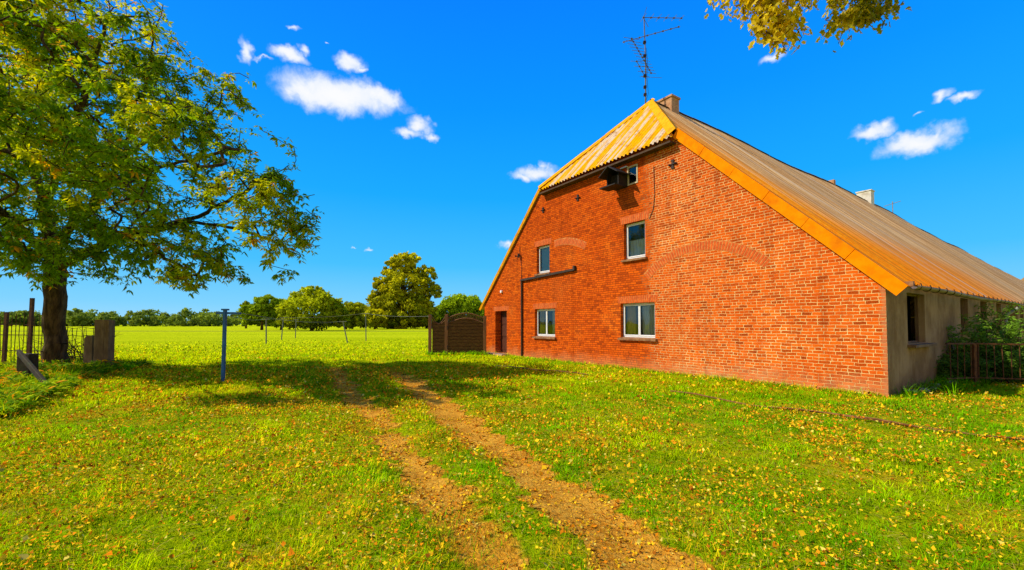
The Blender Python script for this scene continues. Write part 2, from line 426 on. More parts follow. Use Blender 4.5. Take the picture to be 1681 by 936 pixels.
for i in range(230):      # along the foot of the gable
    u_ = random.uniform(0, 17.2); off = abs(random.gauss(0, .12))+.03
    P = HR+TT*u_-QQ*off; tuft(P[0], P[1], 16, .09, .05, .16+.12*(random.random() < .2), G_GREEN if random.random() < .6 else G_LIME, .010)
for i in range(150):      # along the shaded long side
    v_ = random.uniform(.2, 14); off = random.uniform(.05, .9)
    P = HR+QQ*v_-TT*off; tuft(P[0], P[1], 22, .14, .1, .38, G_GREEN*.8, .014)
for i in range(40):
    tuft(random.uniform(-4.4, -1.2), 22.3+random.uniform(-.35, .2), 22, .15, .12, .35, G_GREEN, .02)
Vg, Tg, Cg = cat_parts(parts)
o = mesh_obj('weeds', Vg, Tg, M_grass, col=Cg); props(o, 'tall weedy grass growing by the iron fence and walls', 'weeds', kind='stuff')

# fallen leaves: small curled faces
def make_leaves(x, y, z, size, col, flat=.5, aspect=.45):
    n = len(x); a = RNG.uniform(0, 2*PI, n); el = RNG.normal(0, flat, n); roll = RNG.normal(0, flat, n)
    d = np.stack([np.cos(a)*np.cos(el), np.sin(a)*np.cos(el), np.sin(el)], 1)
    s_ = np.stack([-np.sin(a), np.cos(a), np.zeros(n)], 1); up = np.cross(d, s_)
    s2 = s_*np.cos(roll)[:, None]+up*np.sin(roll)[:, None]; up2 = np.cross(d, s2)
    P = np.stack([x, y, z], 1); L = size[:, None]; cur = RNG.uniform(-.1, .5, n)[:, None]*L
    W = L*aspect*RNG.uniform(.7, 1.3, (n, 1))
    v = np.stack([P-d*L*.5+up2*cur, P-s2*W*.55-d*L*.05, P+d*L*.02+up2*0, P+s2*W*.55-d*L*.05, P+d*L*.5+up2*cur], 1).reshape(-1, 3)
    tri = np.array([(0, 1, 2), (0, 2, 3), (1, 4, 2), (2, 4, 3)])
    T = (np.arange(n)[:, None, None]*5+tri[None]).reshape(-1, 3)
    return v, T, np.repeat(col, 5, 0)
parts = []
for d0, d1, dn, s0, s1 in ((1.9, 4.5, 950, .015, .040), (4.5, 9, 480, .024, .056), (9, 16, 100, .045, .09), (16, 26, 5, .06, .12), (1.9, 9, 8, .05, .075)):
    x, y = scatter(d0, d1, dn)
    nz_ = vnoise(x*.9, y*.9, 61, 3); rd = np.minimum(seg_dist(x, y, RUT_L), seg_dist(x, y, RUT_R))
    nz2_ = vnoise(x*3.2, y*3.2, 66, 2); pr = np.clip(.22+(nz_-.42)*2.2+(nz2_-.45)*2.2+.5*np.exp(-(np.abs(rd-.45)/.4)**2)+np.clip(-x*.06, -.1, .3), .08, 1)
    k = (RNG.uniform(0, 1, len(x)) < pr) & ~in_house(x, y); x, y = x[k], y[k]; n = len(x)
    q = RNG.uniform(0, 1, (n, 1))
    c = np.where(q < .52, np.array((1., .62, .015)), np.where(q < .8, np.array((.92, .30, .010)), np.where(q < .93, np.array((.42, .14, .010)), np.array((.90, .72, .10)))))*RNG.uniform(.5, 1.15, (n, 1))
    gb = np.where(rut(x, y) > .4, .014, .062)
    parts.append(make_leaves(x, y, height(x, y)+gb*RNG.uniform(.4, 1.5, n), RNG.uniform(s0, s1, n), c, .55, RNG.choice([.26, .38, .55, .75], n)[:, None]))
Vg, Tg, Cg = cat_parts(parts)
M_dead = leaf_mat('fallen_leaf', .15, rough=.9, spec=.0, up=.45)
o = mesh_obj('fallen_leaves', Vg, Tg, M_dead, col=Cg); props(o, 'yellow and orange fallen leaves scattered over the grass', 'fallen leaves', kind='stuff')
# stones and clods in the ruts
mb = MB()
def pebble(mb, x, y, z, r):
    n = len(mb.v); k = 6
    for i, (ph, rr) in enumerate(((-.5, .8), (.15, 1.), (.6, .6))):
        for j in range(k):
            a = 2*PI*j/k; q = r*rr*random.uniform(.75, 1.2); mb.v.append((x+q*math.cos(a), y+q*math.sin(a)*.8, z+r*ph*.8))
    for i in range(2):
        for j in range(k): mb.f.append((n+i*k+j, n+i*k+(j+1) % k, n+(i+1)*k+(j+1) % k, n+(i+1)*k+j))
    mb.f.append(tuple(n+2*k+j for j in range(k)))
x, y = scatter(1.9, 12, 26); k = rut(x, y) > .5; x, y = x[k][:2500], y[k][:2500]; z = height(x, y)
for a, b, c in zip(x, y, z): pebble(mb, a, b, c+.008, random.uniform(.003, .012)*(1+b*.06))
o = mb.build('soil_clods', worn('clod', (.34, .12, .01), (.60, .26, .04), scale=40, spec=0.), smooth=True)
props(o, 'small clods and grit lying in the bare wheel ruts', 'gravel', kind='stuff')

# ------------------------------------------------------------------ farmhouse
house = empty('farmhouse', (HR[0], HR[1], 0), math.atan2(-TT[1], -TT[0]),
              'long red brick farmhouse with half hipped orange corrugated roof', 'farmhouse')
# brick material
m, nt, out = new_mat('old_brick'); p = objc(nt); s3 = nt.add('ShaderNodeSeparateXYZ'); nt.link(p, s3.inputs[0])
wob = nt.noise(p, 2.2, 3, .6, out='Color'); wob2 = nt.noise(p, 14, 2, .6, out='Color')
cmb = nt.add('ShaderNodeCombineXYZ'); nt.link(s3.outputs[0], cmb.inputs[0]); nt.link(s3.outputs[2], cmb.inputs[1])
vec = nt.vmath('ADD', cmb.outputs[0], nt.vmath('MULTIPLY', nt.vmath('SUBTRACT', wob, (.5, .5, .5)), (.10, .05, 0)))
vec = nt.vmath('ADD', vec, nt.vmath('MULTIPLY', nt.vmath('SUBTRACT', wob2, (.5, .5, .5)), (.018, .014, 0)))
bt = nt.add('ShaderNodeTexBrick'); nt.link(vec, bt.inputs['Vector'])
bt.offset = .5; bt.squash = .55; bt.squash_frequency = 3
bt.inputs['Color1'].default_value = (1, 1, 1, 1); bt.inputs['Color2'].default_value = (0, 0, 0, 1); bt.inputs['Mortar'].default_value = (.5, .5, .5, 1)
bt.inputs['Scale'].default_value = 1; bt.inputs['Mortar Size'].default_value = .0085; bt.inputs['Mortar Smooth'].default_value = .25
bt.inputs['Bias'].default_value = 0; bt.inputs['Brick Width'].default_value = .24; bt.inputs['Row Height'].default_value = .079
rnd = bt.outputs['Color']; mort = bt.outputs['Fac']
big = nt.noise(p, .5, 4, .6); mid = nt.noise(p, 2.0, 5, .65); fine = nt.noise(p, 30, 4, .7)
c = nt.ramp(rnd, [(0, (.24, .026, .003)), (.2, (.54, .068, .003)), (.55, (.74, .118, .004)), (.8, (.64, .085, .004)), (1, (.34, .038, .003))])
c = nt.mix(nt.remap(fine, .3, .75, 0, .45), c, (.88, .17, .018))
c = nt.mix(nt.remap(mid, .55, .75, 0, .6), c, (.27, .035, .006))
c = nt.mix(nt.remap(big, .5, .72, 0, .5), c, (.55, .11, .015))
# darker upper and left, as weather has left it
upm = nt.math('MULTIPLY', nt.remap(s3.outputs[2], 2.8, 6.5), .35)
c = nt.mix(upm, c, nt.mix(1., c, (.74, .66, .8), 'MULTIPLY'))
# mortar colour: fresh pale where repointed at the right and faded elsewhere
mm = nt.math('ADD', nt.remap(s3.outputs[0], -7.2, -5.4), nt.math('MULTIPLY', nt.math('SUBTRACT', mid, .5), 1.2))
mcol = nt.mix(nt.remap(mm, .2, .8), (.24, .045, .010), (.95, .62, .24))
rows_ = nt.math('ABSOLUTE', nt.math('SUBTRACT', nt.math('FRACT', nt.math('DIVIDE', nt.vmath('DOT_PRODUCT', vec, (0, 1, 0)), .079)), .5))
c = nt.mix(nt.math('MULTIPLY', nt.remap(rows_, .34, .5), nt.math('SUBTRACT', .75, nt.math('MULTIPLY', nt.remap(mm, .2, .8), .75))), c, (.20, .03, .006))
cc = nt.mix(nt.math('MULTIPLY', mort, nt.remap(nt.noise(p, 5, 4, .7), .32, .62, .25, 1.)), c, mcol)
# pale damp dust along the foot
foot = nt.math('MULTIPLY', nt.remap(nt.math('ADD', s3.outputs[2], nt.math('MULTIPLY', nt.math('SUBTRACT', mid, .5), .9)), .55, .02), .5)
cc = nt.mix(foot, cc, (.60, .24, .09))
# quoin stones at the right corner
cc = nt.mix(nt.math('MULTIPLY', nt.remap(nt.math('ADD', s3.outputs[0], nt.math('MULTIPLY', nt.math('SUBTRACT', nt.noise(p, 3, 3, .7), .5), .5)), -.12, -.04), .6), cc, (.55, .22, .09))
# pits
vo = nt.add('ShaderNodeTexVoronoi'); vo.inputs['Scale'].default_value = 3.2; nt.link(p, vo.inputs['Vector'])
pit = nt.math('MULTIPLY', nt.remap(vo.outputs['Distance'], .055, .03), nt.remap(nt.noise(p, 1.1, 2, .5), .5, .58))
cc = nt.mix(pit, cc, (.06, .015, .008))
hgt = nt.math('SUBTRACT', nt.math('ADD', nt.math('MULTIPLY', fine, .3), nt.math('MULTIPLY', rnd, .35)), nt.math('MULTIPLY', mort, 1.3))
# long weather stains running down from the eaves and dark soot patches
stn = nt.noise(nt.scalev(p, (1.6, 1, .22)), 1.4, 5, .7)
cc = nt.mix(nt.math('MULTIPLY', nt.remap(stn, .50, .72), .5), cc, nt.mix(1., cc, (.50, .42, .5), 'MULTIPLY'))
cc = nt.mix(nt.math('MULTIPLY', nt.remap(nt.noise(nt.vmath('ADD', p, (31., 5., 7.)), .75, 6, .7), .52, .66), .45), cc, nt.mix(1., cc, (1.2, 1.7, 2.2), 'MULTIPLY'))
principled(nt, out, cc, .95, .02, nt.bump(hgt, 1., .02))
M_brick = m

M_arch = worn('arch_brick', (.50, .065, .004), (.74, .125, .008), scale=9, grime=(.3, .04, .008), grime_amt=.5)
M_mortar = worn('mortar', (.50, .15, .025), (.72, .32, .08), scale=12)
# rendered side wall
m, nt, out = new_mat('grey_render'); p = objc(nt)
n1 = nt.noise(p, 1.1, 5, .65); n2 = nt.noise(nt.scalev(p, (3, 3, .5)), 2, 5, .7); n3 = nt.noise(p, 30, 4, .7)
c = nt.mix(nt.remap(n1, .35, .65), (.25, .15, .055), (.40, .26, .11))
c = nt.mix(nt.remap(n2, .5, .72, 0, .6), c, (.20, .10, .03))
s3 = nt.add('ShaderNodeSeparateXYZ'); nt.link(p, s3.inputs[0])
c = nt.mix(nt.remap(nt.math('ADD', s3.outputs[2], nt.math('MULTIPLY', n1, .8)), 1.1, .3, 0, .6), c, (.16, .09, .03))
principled(nt, out, c, .95, .1, nt.bump(nt.math('ADD', n3, nt.math('MULTIPLY', n1, 2)), .6, .02)); M_render = m

def clip_poly(poly, planes):
    for (a, b, c_) in planes:      # keep a*x+b*z<=c
        o_ = []
        for i in range(len(poly)):
            P, Q_ = poly[i], poly[(i+1) % len(poly)]
            dp = a*P[0]+b*P[1]-c_; dq = a*Q_[0]+b*Q_[1]-c_
            if dp <= 1e-9: o_.append(P)
            if (dp < 0 < dq) or (dq < 0 < dp):
                t = dp/(dp-dq); o_.append((P[0]+t*(Q_[0]-P[0]), P[1]+t*(Q_[1]-P[1])))
        poly = o_
        if len(poly) < 3: return []
    return poly
# gable: local x from -17.2 to 0, openings as (x0, x1, z0, z1)
WGR = (-7.56, -6.07, 1.10, 2.34); WGL = (-12.69, -11.25, 1.02, 2.28); WUR = (-7.38, -6.44, 3.92, 5.22); WUL = (-12.54, -11.61, 3.90, 5.16)
WAT = (-7.16, -6.76, 6.62, 7.23); DOOR = (-16.1, -15.02, .10, 2.27)
G_OPEN = [WGR, WGL, WUR, WUL, WAT, DOOR]
ZH = 7.72; XH = ZH-ZE                       # hip corners at x=-XH and -(HW-XH)
def wall_cells(xs, zs, holes, planes, to3, mb, skip=lambda x, z: False):
    xs = sorted(set(xs)); zs = sorted(set(zs))
    for i in range(len(xs)-1):
        for j in range(len(zs)-1):
            cx, cz = (xs[i]+xs[i+1])/2, (zs[j]+zs[j+1])/2
            if any(h[0] < cx < h[1] and h[2] < cz < h[3] for h in holes): continue
            pl = clip_poly([(xs[i], zs[j]), (xs[i+1], zs[j]), (xs[i+1], zs[j+1]), (xs[i], zs[j+1])], planes)
            if pl: mb.poly([to3(a, b) for a, b in pl])
mb = MB()
xs = list(np.linspace(-HW, 0, 15))+[h[i] for h in G_OPEN for i in (0, 1)]; zs = [-.4, 1, 3, 5, ZH+.06]+[h[i] for h in G_OPEN for i in (2, 3)]
planes = [(1, 1, ZE), (-1, 1, ZE+HW)]
wall_cells(xs, zs, G_OPEN, planes, lambda a, b: (a, 0, b), mb)
for h in G_OPEN:                              # reveals
    D = .5 if h is DOOR else (.2 if h is not WAT else .1)
    x0, x1, z0, z1 = h
    mb.poly([(x0,0,z0),(x0,D,z0),(x0,D,z1),(x0,0,z1)]); mb.poly([(x1,0,z0),(x1,0,z1),(x1,D,z1),(x1,D,z0)])
    mb.poly([(x0,0,z1),(x0,D,z1),(x1,D,z1),(x1,0,z1)]); mb.poly([(x0,0,z0),(x1,0,z0),(x1,D,z0),(x0,D,z0)])
gable = mb.build('brick_wall', M_brick, house)
# long rendered wall: x=0, y 0.28..HL
S_OPEN = [(1.53, 3.06, 1.12, 2.36)] + [(7.1+i*3.06, 8.18+i*3.06, 1.45, 2.42) for i in range(30)]
mb = MB()
ys = [0, HL]+[h[i] for h in S_OPEN for i in (0, 1)]; zs = [-.4, ZE]+[h[i] for h in S_OPEN for i in (2, 3)]
wall_cells(ys, zs, S_OPEN, [], lambda a, b: (0.0, a, b), mb)
for (y0, y1, z0, z1) in S_OPEN:
    D = -.13
    mb.poly([(0,y0,z0),(0,y0,z1),(D,y0,z1),(D,y0,z0)]); mb.poly([(0,y1,z0),(D,y1,z0),(D,y1,z1),(0,y1,z1)])
    mb.poly([(0,y0,z1),(0,y1,z1),(D,y1,z1),(D,y0,z1)]); mb.poly([(0,y0,z0),(D,y0,z0),(D,y1,z0),(0,y1,z0)])
side = mb.build('side_wall', M_render, house); side['label'] = 'grey rendered side wall in shade'
mb = MB(); mb.poly([(-HW,0,-.4),(-HW,HL,-.4),(-HW,HL,ZE),(-HW,0,ZE)]); mb.poly([(-HW,HL,-.4),(0,HL,-.4),(0,HL,ZE),(-HW/2,HL,ZE+HW/2),(-HW,HL,ZE)])
mb.poly([(-HW,.8,-.02),(0,.8,-.02),(0,HL,-.02),(-HW,HL,-.02)])
mb.build('rear_wall', M_render, house)
# inner dark partition close behind the gable so rooms read as rooms
M_room = worn('room_plaster', (.20, .15, .10), (.26, .2, .13))
mb = MB()
mb.poly([(-HW+.05,2.4,0),(-.35,2.4,0),(-.35,2.4,ZE),(-8.6,2.4,9.5),(-HW+.05,2.4,ZE)])
mb.poly([(-HW+.05,.51,2.75),(-.35,.51,2.75),(-.35,2.4,2.75),(-HW+.05,2.4,2.75)])
mb.build('room_partition', M_room, house)

# soldier-course lintels and relieving arches, a whisker proud of the wall
def soldier(name, x0, x1, z, h=.25, lean=.0):
    mb = MB(); n = max(3, int(round((x1-x0)/.088)))
    for i in range(n):
        a = x0+(x1-x0)*i/n; b = x0+(x1-x0)*(i+1)/n; g_ = .013
        la = (i/n-.5)*2*lean; lb = ((i+1)/n-.5)*2*lean
        o_ = random.uniform(.004, .011)
        pts = [(a+g_, z), (b-g_, z), (b-g_+lb, z+h), (a+g_+la, z+h)]
        f_ = [(q[0], -o_, q[1]) for q in pts]; k_ = [(q[0], 0.002, q[1]) for q in pts]
        mb.poly(f_)
        for j in range(4): mb.poly([f_[j], k_[j], k_[(j+1) % 4], f_[(j+1) % 4]])
    mb.build(name, M_arch, gable)
    bk = MB(); bk.poly([(x0-.0,-.0025,z-.0),(x1,-.0025,z),(x1+lean,-.0025,z+h),(x0-lean,-.0025,z+h)]); bk.build('lintel_mortar', M_mortar, gable)
soldier('brick_lintel', -7.66, -5.98, 2.345, .25, .05)
soldier('brick_lintel', -12.79, -11.15, 2.285, .25, .05)
soldier('brick_lintel', -7.5, -6.3, 5.225, .27, .05)
soldier('brick_lintel', -12.66, -11.5, 5.165, .25, .05)
soldier('brick_lintel', -16.25, -14.85, 2.275, .23, .04)
def arch(cx, zc, R, a0, a1, h, name='relieving_arch'):
    n = int(abs(a1-a0)*R/.085); mb = MB(); bk = MB()
    for i in range(n):
        t0 = a0+(a1-a0)*(i+.15)/n; t1 = a0+(a1-a0)*(i+.85)/n; o_ = random.uniform(.004, .010); hh = h*random.uniform(.88, 1.03)
        pts = [(cx+R*math.sin(t0), zc+R*math.cos(t0)), (cx+R*math.sin(t1), zc+R*math.cos(t1)), (cx+(R+hh)*math.sin(t1), zc+(R+hh)*math.cos(t1)), (cx+(R+hh)*math.sin(t0), zc+(R+hh)*math.cos(t0))]
        f_ = [(q[0], -o_, q[1]) for q in pts]; k_ = [(q[0], 0.002, q[1]) for q in pts]; mb.poly(f_)
        for j in range(4): mb.poly([f_[j], k_[j], k_[(j+1) % 4], f_[(j+1) % 4]])
        t0 = a0+(a1-a0)*i/n; t1 = a0+(a1-a0)*(i+1)/n
        bk.poly([(cx+(R-.015)*math.sin(t0), -.0025, zc+(R-.015)*math.cos(t0)), (cx+(R-.015)*math.sin(t1), -.0025, zc+(R-.015)*math.cos(t1)), (cx+(R+h+.012)*math.sin(t1), -.0025, zc+(R+h+.012)*math.cos(t1)), (cx+(R+h+.012)*math.sin(t0), -.0025, zc+(R+h+.012)*math.cos(t0))])
    mb.build(name, M_arch, gable); bk.build('arch_mortar', M_mortar, gable)
arch(-4.43, 1.05, 2.8, -.74, .74, .27)
arch(-10.9, 2.0, 3.0, -.12, .52, .27)

# ---- windows
M_upvc = worn('white_frame', (.80, .80, .78), (.86, .86, .84), rough=.35, spec=.5, grime_amt=.08, bump=.05)
m, nt, out = new_mat('window_glass')
fr = nt.add('ShaderNodeFresnel'); fr.inputs[0].default_value = 1.6
gl = nt.add('ShaderNodeBsdfGlossy'); gl.inputs['Roughness'].default_value = .03; gl.inputs[0].default_value = (1, 1, 1, 1)
nt.link(nt.bump(nt.noise(objc(nt), 2.5, 2, .5), .12, .02), gl.inputs['Normal'])
tr = nt.add('ShaderNodeBsdfTransparent'); tr.inputs[0].default_value = (.72, .78, .76, 1)
mx = nt.add('ShaderNodeMixShader'); nt.link(nt.math('ADD', nt.math('MULTIPLY', fr.outputs[0], 1.), .02), mx.inputs[0])
nt.link(tr.outputs[0], mx.inputs[1]); nt.link(gl.outputs[0], mx.inputs[2]); nt.link(mx.outputs[0], out.inputs[0]); M_glass = m
M_curt = worn('net_curtain', (.75, .75, .62), (.85, .85, .72), scale=3, grime_amt=.1)
M_curt_y = worn('ochre_curtain', (.75, .58, .12), (.85, .65, .15), scale=3, grime_amt=.1)
M_blind = worn('pale_blind', (.50, .58, .60), (.60, .68, .70), scale=2, grime_amt=.05)
M_sill = worn('clay_sill', (.22, .09, .035), (.38, .20, .08), scale=8, grime_amt=.4)
M_gasket = worn('dark_gasket', (.02, .02, .02), (.03, .03, .03))
def curtain(x0, x1, z0, z1, y, mat, parent, folds=6, amp=.03):
    n = folds*8; vs = []; fs = []
    for i in range(n+1):
        t = i/n; xx = x0+(x1-x0)*t; yy = y+amp*math.sin(t*folds*2*PI+.6*math.sin(t*9)) 
        vs += [(xx, yy, z0), (xx, yy*1+.2*amp*math.sin(t*40), z1)]
    for i in range(n): fs.append((2*i, 2*i+2, 2*i+3, 2*i+1))
    return mesh_obj('curtain', vs, fs, mat, parent, smooth=True)
def frame_ring(mb, x0, x1, z0, z1, w_, y0, y1):
    mb.box((x0, y0, z0), (x0+w_, y1, z1)); mb.box((x1-w_, y0, z0), (x1, y1, z1))
    mb.box((x0+w_, y0, z0), (x1-w_, y1, z0+w_)); mb.box((x0+w_, y0, z1-w_), (x1-w_, y1, z1))
def window(op, sashes, sill=True, w_=.05):
    x0, x1, z0, z1 = op; e = .004
    win = MB(); frame_ring(win, x0+e, x1-e, z0+e+.015, z1-e, w_, .13, .18)
    wf = win.build('window', M_upvc, house, bevel=.006)
    n = sashes; ww = (x1-x0-2*w_-2*e)/n
    for i in range(n):
        a = x0+e+w_+i*ww; b = a+ww; s_ = MB(); frame_ring(s_, a+.004, b-.004, z0+w_+.022, z1-w_-e-.003, .042, .115, .165); s_.build('sash', M_upvc, wf, bevel=.008)
        gk = MB(); frame_ring(gk, a+.047, b-.047, z0+w_+.065, z1-w_-.047, .008, .13, .158); gk.build('gasket', M_gasket, wf)
        pn = MB(); pn.poly([(a+.042, .142, z0+w_+.06), (b-.042, .142, z0+w_+.06), (b-.042, .142, z1-w_-.042), (a+.042, .142, z1-w_-.042)]); pn.build('pane', M_glass, wf)
    if sill:
        s_ = MB(); n = len(s_.v)
        a, b = x0-.07, x1+.08; zt = z0+.012
        prof = [(.10, zt+.015), (-.10, zt-.035), (-.10, zt-.095), (.0, zt-.10)]
        P = [[(xx, q[0], q[1]) for q in prof] for xx in (a, b)]
        s_.poly(P[0]); s_.poly(P[1][::-1])
        for j in range(3): s_.poly([P[0][j], P[0][j+1], P[1][j+1], P[1][j]])
        s_.build('sill', M_sill, wf)
    return wf
w1 = window(WGR, 2); curtain(-7.45, -7.05, 1.2, 2.25, .235, M_curt_y, w1, 3); curtain(-6.78, -6.12, 1.2, 2.25, .235, M_curt, w1, 6)
w2 = window(WGL, 2); curtain(-12.6, -12.25, 1.1, 2.2, .235, M_curt_y, w2, 3); curtain(-11.7, -11.3, 1.1, 2.2, .235, M_curt, w2, 4)
w3 = window(WUR, 1); curtain(-7.32, -6.5, 3.98, 4.62, .225, M_curt, w3, 6, .015)
w4 = window(WUL, 1); mb = MB(); mb.poly([(-12.5,.22,3.95),(-11.65,.22,3.95),(-11.65,.22,5.1),(-12.5,.22,5.1)]); mb.build('blind', M_blind, w4)
# attic window: thin old grey frame
x0, x1, z0, z1 = WAT; mb = MB(); frame_ring(mb, x0-.035, x1+.035, z0-.035, z1+.035, .05, -.02, .045)
M_oldw = worn('weathered_timber', (.13, .07, .025), (.24, .14, .05), scale=5, stretch=(1, 1, .3), grime_amt=.4)
w5 = mb.build('window', worn('pale_timber', (.5, .4, .24), (.6, .5, .33), scale=5), house); mb = MB(); mb.poly([(x0, .03, z0), (x1, .03, z0), (x1, .03, z1), (x0, .03, z1)]); mb.build('pane', M_glass, w5)

# door in its deep recess
M_doorleaf = worn('brown_door', (.07, .018, .008), (.10, .03, .012), rough=.6)
M_dgrey = worn('grey_blue_door', (.16, .22, .26), (.2, .27, .3), rough=.5)
x0, x1, z0, z1 = DOOR
mb = MB(); mb.box((x0+.02, .34, z0), (x1-.1, .39, z1-.03))
for zz in (z0+.15, z0+.85, z0+1.5): mb.box((x0+.14, .322, zz), (x1-.22, .339, zz+.55 if zz < 1.4 else zz+.45))
dr = mb.build('door', M_doorleaf, house)
mb = MB(); mb.tube([(x1-.17, .338, 1.15), (x1-.17, .28, 1.15), (x1-.30, .28, 1.15)], .012); mb.build('handle', worn('handle_metal', (.5, .5, .48), (.6, .6, .58), rough=.3, metal=.8), dr)
mb = MB(); mb.box((x1-.09, .18, z0), (x1-.006, .30, z1-.01)); mb.build('door_frame', M_dgrey, dr)
mb = MB(); mb.box((x0-.25, -.42, -.1), (x1+.2, -.01, .09)); mb.build('doorstep', worn('step_stone', (.35, .22, .13), (.45, .3, .2)), house, bevel=.015)

# ---- iron wall anchors, drain pipe, cable, lamps
M_iron = worn('black_iron', (.02, .012, .008), (.05, .025, .012), rough=.6)
for (xx, zz, s_) in ((-5.31, 6.8, .15), (-9.77, 6.78, .13), (-12.04, 6.77, .12)):
    mb = MB(); 
    for k in range(4):
        a = k*PI/2; d = Vector((math.cos(a), 0, math.sin(a)))
        mb.bar((xx, -.02, zz), (xx+d.x*s_, -.02, zz+d.z*s_), .07, .03); mb.bar((xx+d.x*s_*.55, -.025, zz+d.z*s_*.55), (xx+d.x*s_*.98, -.025, zz+d.z*s_*.98), .10, .03)
    mb.build('wall_anchor', M_iron, house)
M_pipe = worn('black_pipe', (.035, .022, .015), (.07, .04, .02), rough=.5)
mb = MB(); mb.tube([(-13.65, -.06, .05), (-13.65, -.06, 3.0), (-13.65, -.06, 3.64), (-13.55, -.06, 3.68)], .045, 8)
mb.bar((-13.7, -.06, 3.70), (-9.9, -.06, 3.84), .10, .09); mb.bar((-9.95, -.06, 3.80), (-9.95, -.06, 3.99), .10, .11)
mb.build('drain_pipe', M_pipe, house)
mb = MB(); mb.tube([(-13.85, -.02, 5.35), (-13.85, -.02, 4.9), (-13.7, -.02, 4.4), (-13.72, -.02, 3.8)], .012, 5); mb.build('cable', M_pipe, house); mb = MB(); mb.tube([(-6.05, -.015, 6.95), (-6.02, -.015, 6.0), (-6.08, -.015, 5.5), (-6.25, -.015, 5.2)], .010, 5); mb.tube([(-5.95, -.015, 7.7), (-5.95, -.015, 7.3)], .012, 5)
mb.build('cable', M_pipe, house)
for (xx, zz, s_) in ((-13.82, 4.92, .1), (-14.1, 4.93, .05)):
    mb = MB(); mb.tube([(xx, 0, zz), (xx, -.1, zz), (xx, -.12, zz-.04)], .022, 6); mb.tube([(xx, -.12, zz-.10*s_/.1), (xx, -.12, zz+.08*s_/.1)], .05*s_/.1, 8); mb.build('insulator', M_iron, house)
mb = MB(); mb.tube([(-15.47, 0, 3.27), (-15.47, -.08, 3.27)], .07, 10); mb.build('wall_lamp', M_upvc, house)

# ---- roofs
def corr_mat(name, base1, base2, rust, grey, rustmask):
    m, nt, out = new_mat(name); p = objc(nt); s3 = nt.add('ShaderNodeSeparateXYZ'); nt.link(p, s3.inputs[0])
    return m, nt, out, p, s3
# main roof: weathered tan-grey with orange lichen on the sheets by the verge
m, nt, out, p, s3 = corr_mat('corrugated_roof', 0, 0, 0, 0, 0)
st = nt.noise(nt.scalev(p, (.10, 5.5, .10)), 1., 6, .75); st2 = nt.noise(nt.scalev(p, (.25, 1.0, .25)), 1., 4, .6); fn = nt.noise(p, 7, 5, .7)
sheet = nt.noise(nt.scalev(p, (.01, .95, .01)), 1., 1, .4)
c = nt.mix(nt.remap(st, .40, .60), (.46, .22, .065), (.92, .60, .26))
c = nt.mix(nt.remap(st2, .5, .72, 0, .6), c, (.72, .36, .11))
c = nt.mix(nt.remap(fn, .5, .8, 0, .45), c, (.30, .18, .08))
near = nt.math('ADD', s3.outputs[1], nt.math('ADD', nt.math('MULTIPLY', s3.outputs[0], -.55), nt.math('MULTIPLY', nt.math('SUBTRACT', st, .5), 6)))
c = nt.mix(nt.math('MULTIPLY', nt.remap(near, 6.5, 2.5), .96), c, nt.mix(nt.remap(fn, .3, .7), (.92, .24, .002), (1., .38, .008)))
low = nt.math('ADD', s3.outputs[0], nt.math('MULTIPLY', nt.math('SUBTRACT', st, .5), 2.4))
lmask = nt.math('MULTIPLY', nt.remap(low, -2.6, -.6), nt.remap(s3.outputs[1], 24, 9))
c = nt.mix(nt.math('MULTIPLY', lmask, .85), c, nt.mix(nt.remap(fn, .3, .7), (.90, .20, .002), (1., .34, .01)))
c = nt.mix(nt.math('MULTIPLY', nt.remap(nt.noise(nt.scalev(p, (.10, 16, .10)), 1., 3, .7), .52, .62), .6), c, (.30, .13, .03))
c = nt.mix(nt.math('MULTIPLY', nt.remap(sheet, .60, .66), .65), c, (.62, .50, .34))
principled(nt, out, c, .95, .0, nt.bump(fn, .6, .012)); M_roof = m
m, nt, out, p, s3 = corr_mat('lichen_roof', 0, 0, 0, 0, 0)
st = nt.noise(nt.scalev(p, (3.2, .15, .15)), 1., 3, .6); fn = nt.noise(p, 9, 5, .7); st3 = nt.noise(nt.scalev(p, (6, .2, .2)), 1., 3, .6)
c = nt.mix(nt.remap(fn, .3, .7), (.80, .36, .002), (.94, .52, .006))
c = nt.mix(nt.remap(nt.math('ADD', nt.math('MULTIPLY', st, .6), nt.math('MULTIPLY', st3, .4)), .50, .56, 0, .9), c, (.70, .60, .44))
c = nt.mix(nt.remap(nt.noise(p, 3, 5, .75), .50, .68, 0, .75), c, (.42, .17, .02))
c = nt.mix(nt.remap(fn, .56, .7, 0, .5), c, (.32, .2, .08))
principled(nt, out, c, .95, .0, nt.bump(fn, .6, .012)); M_hip = m

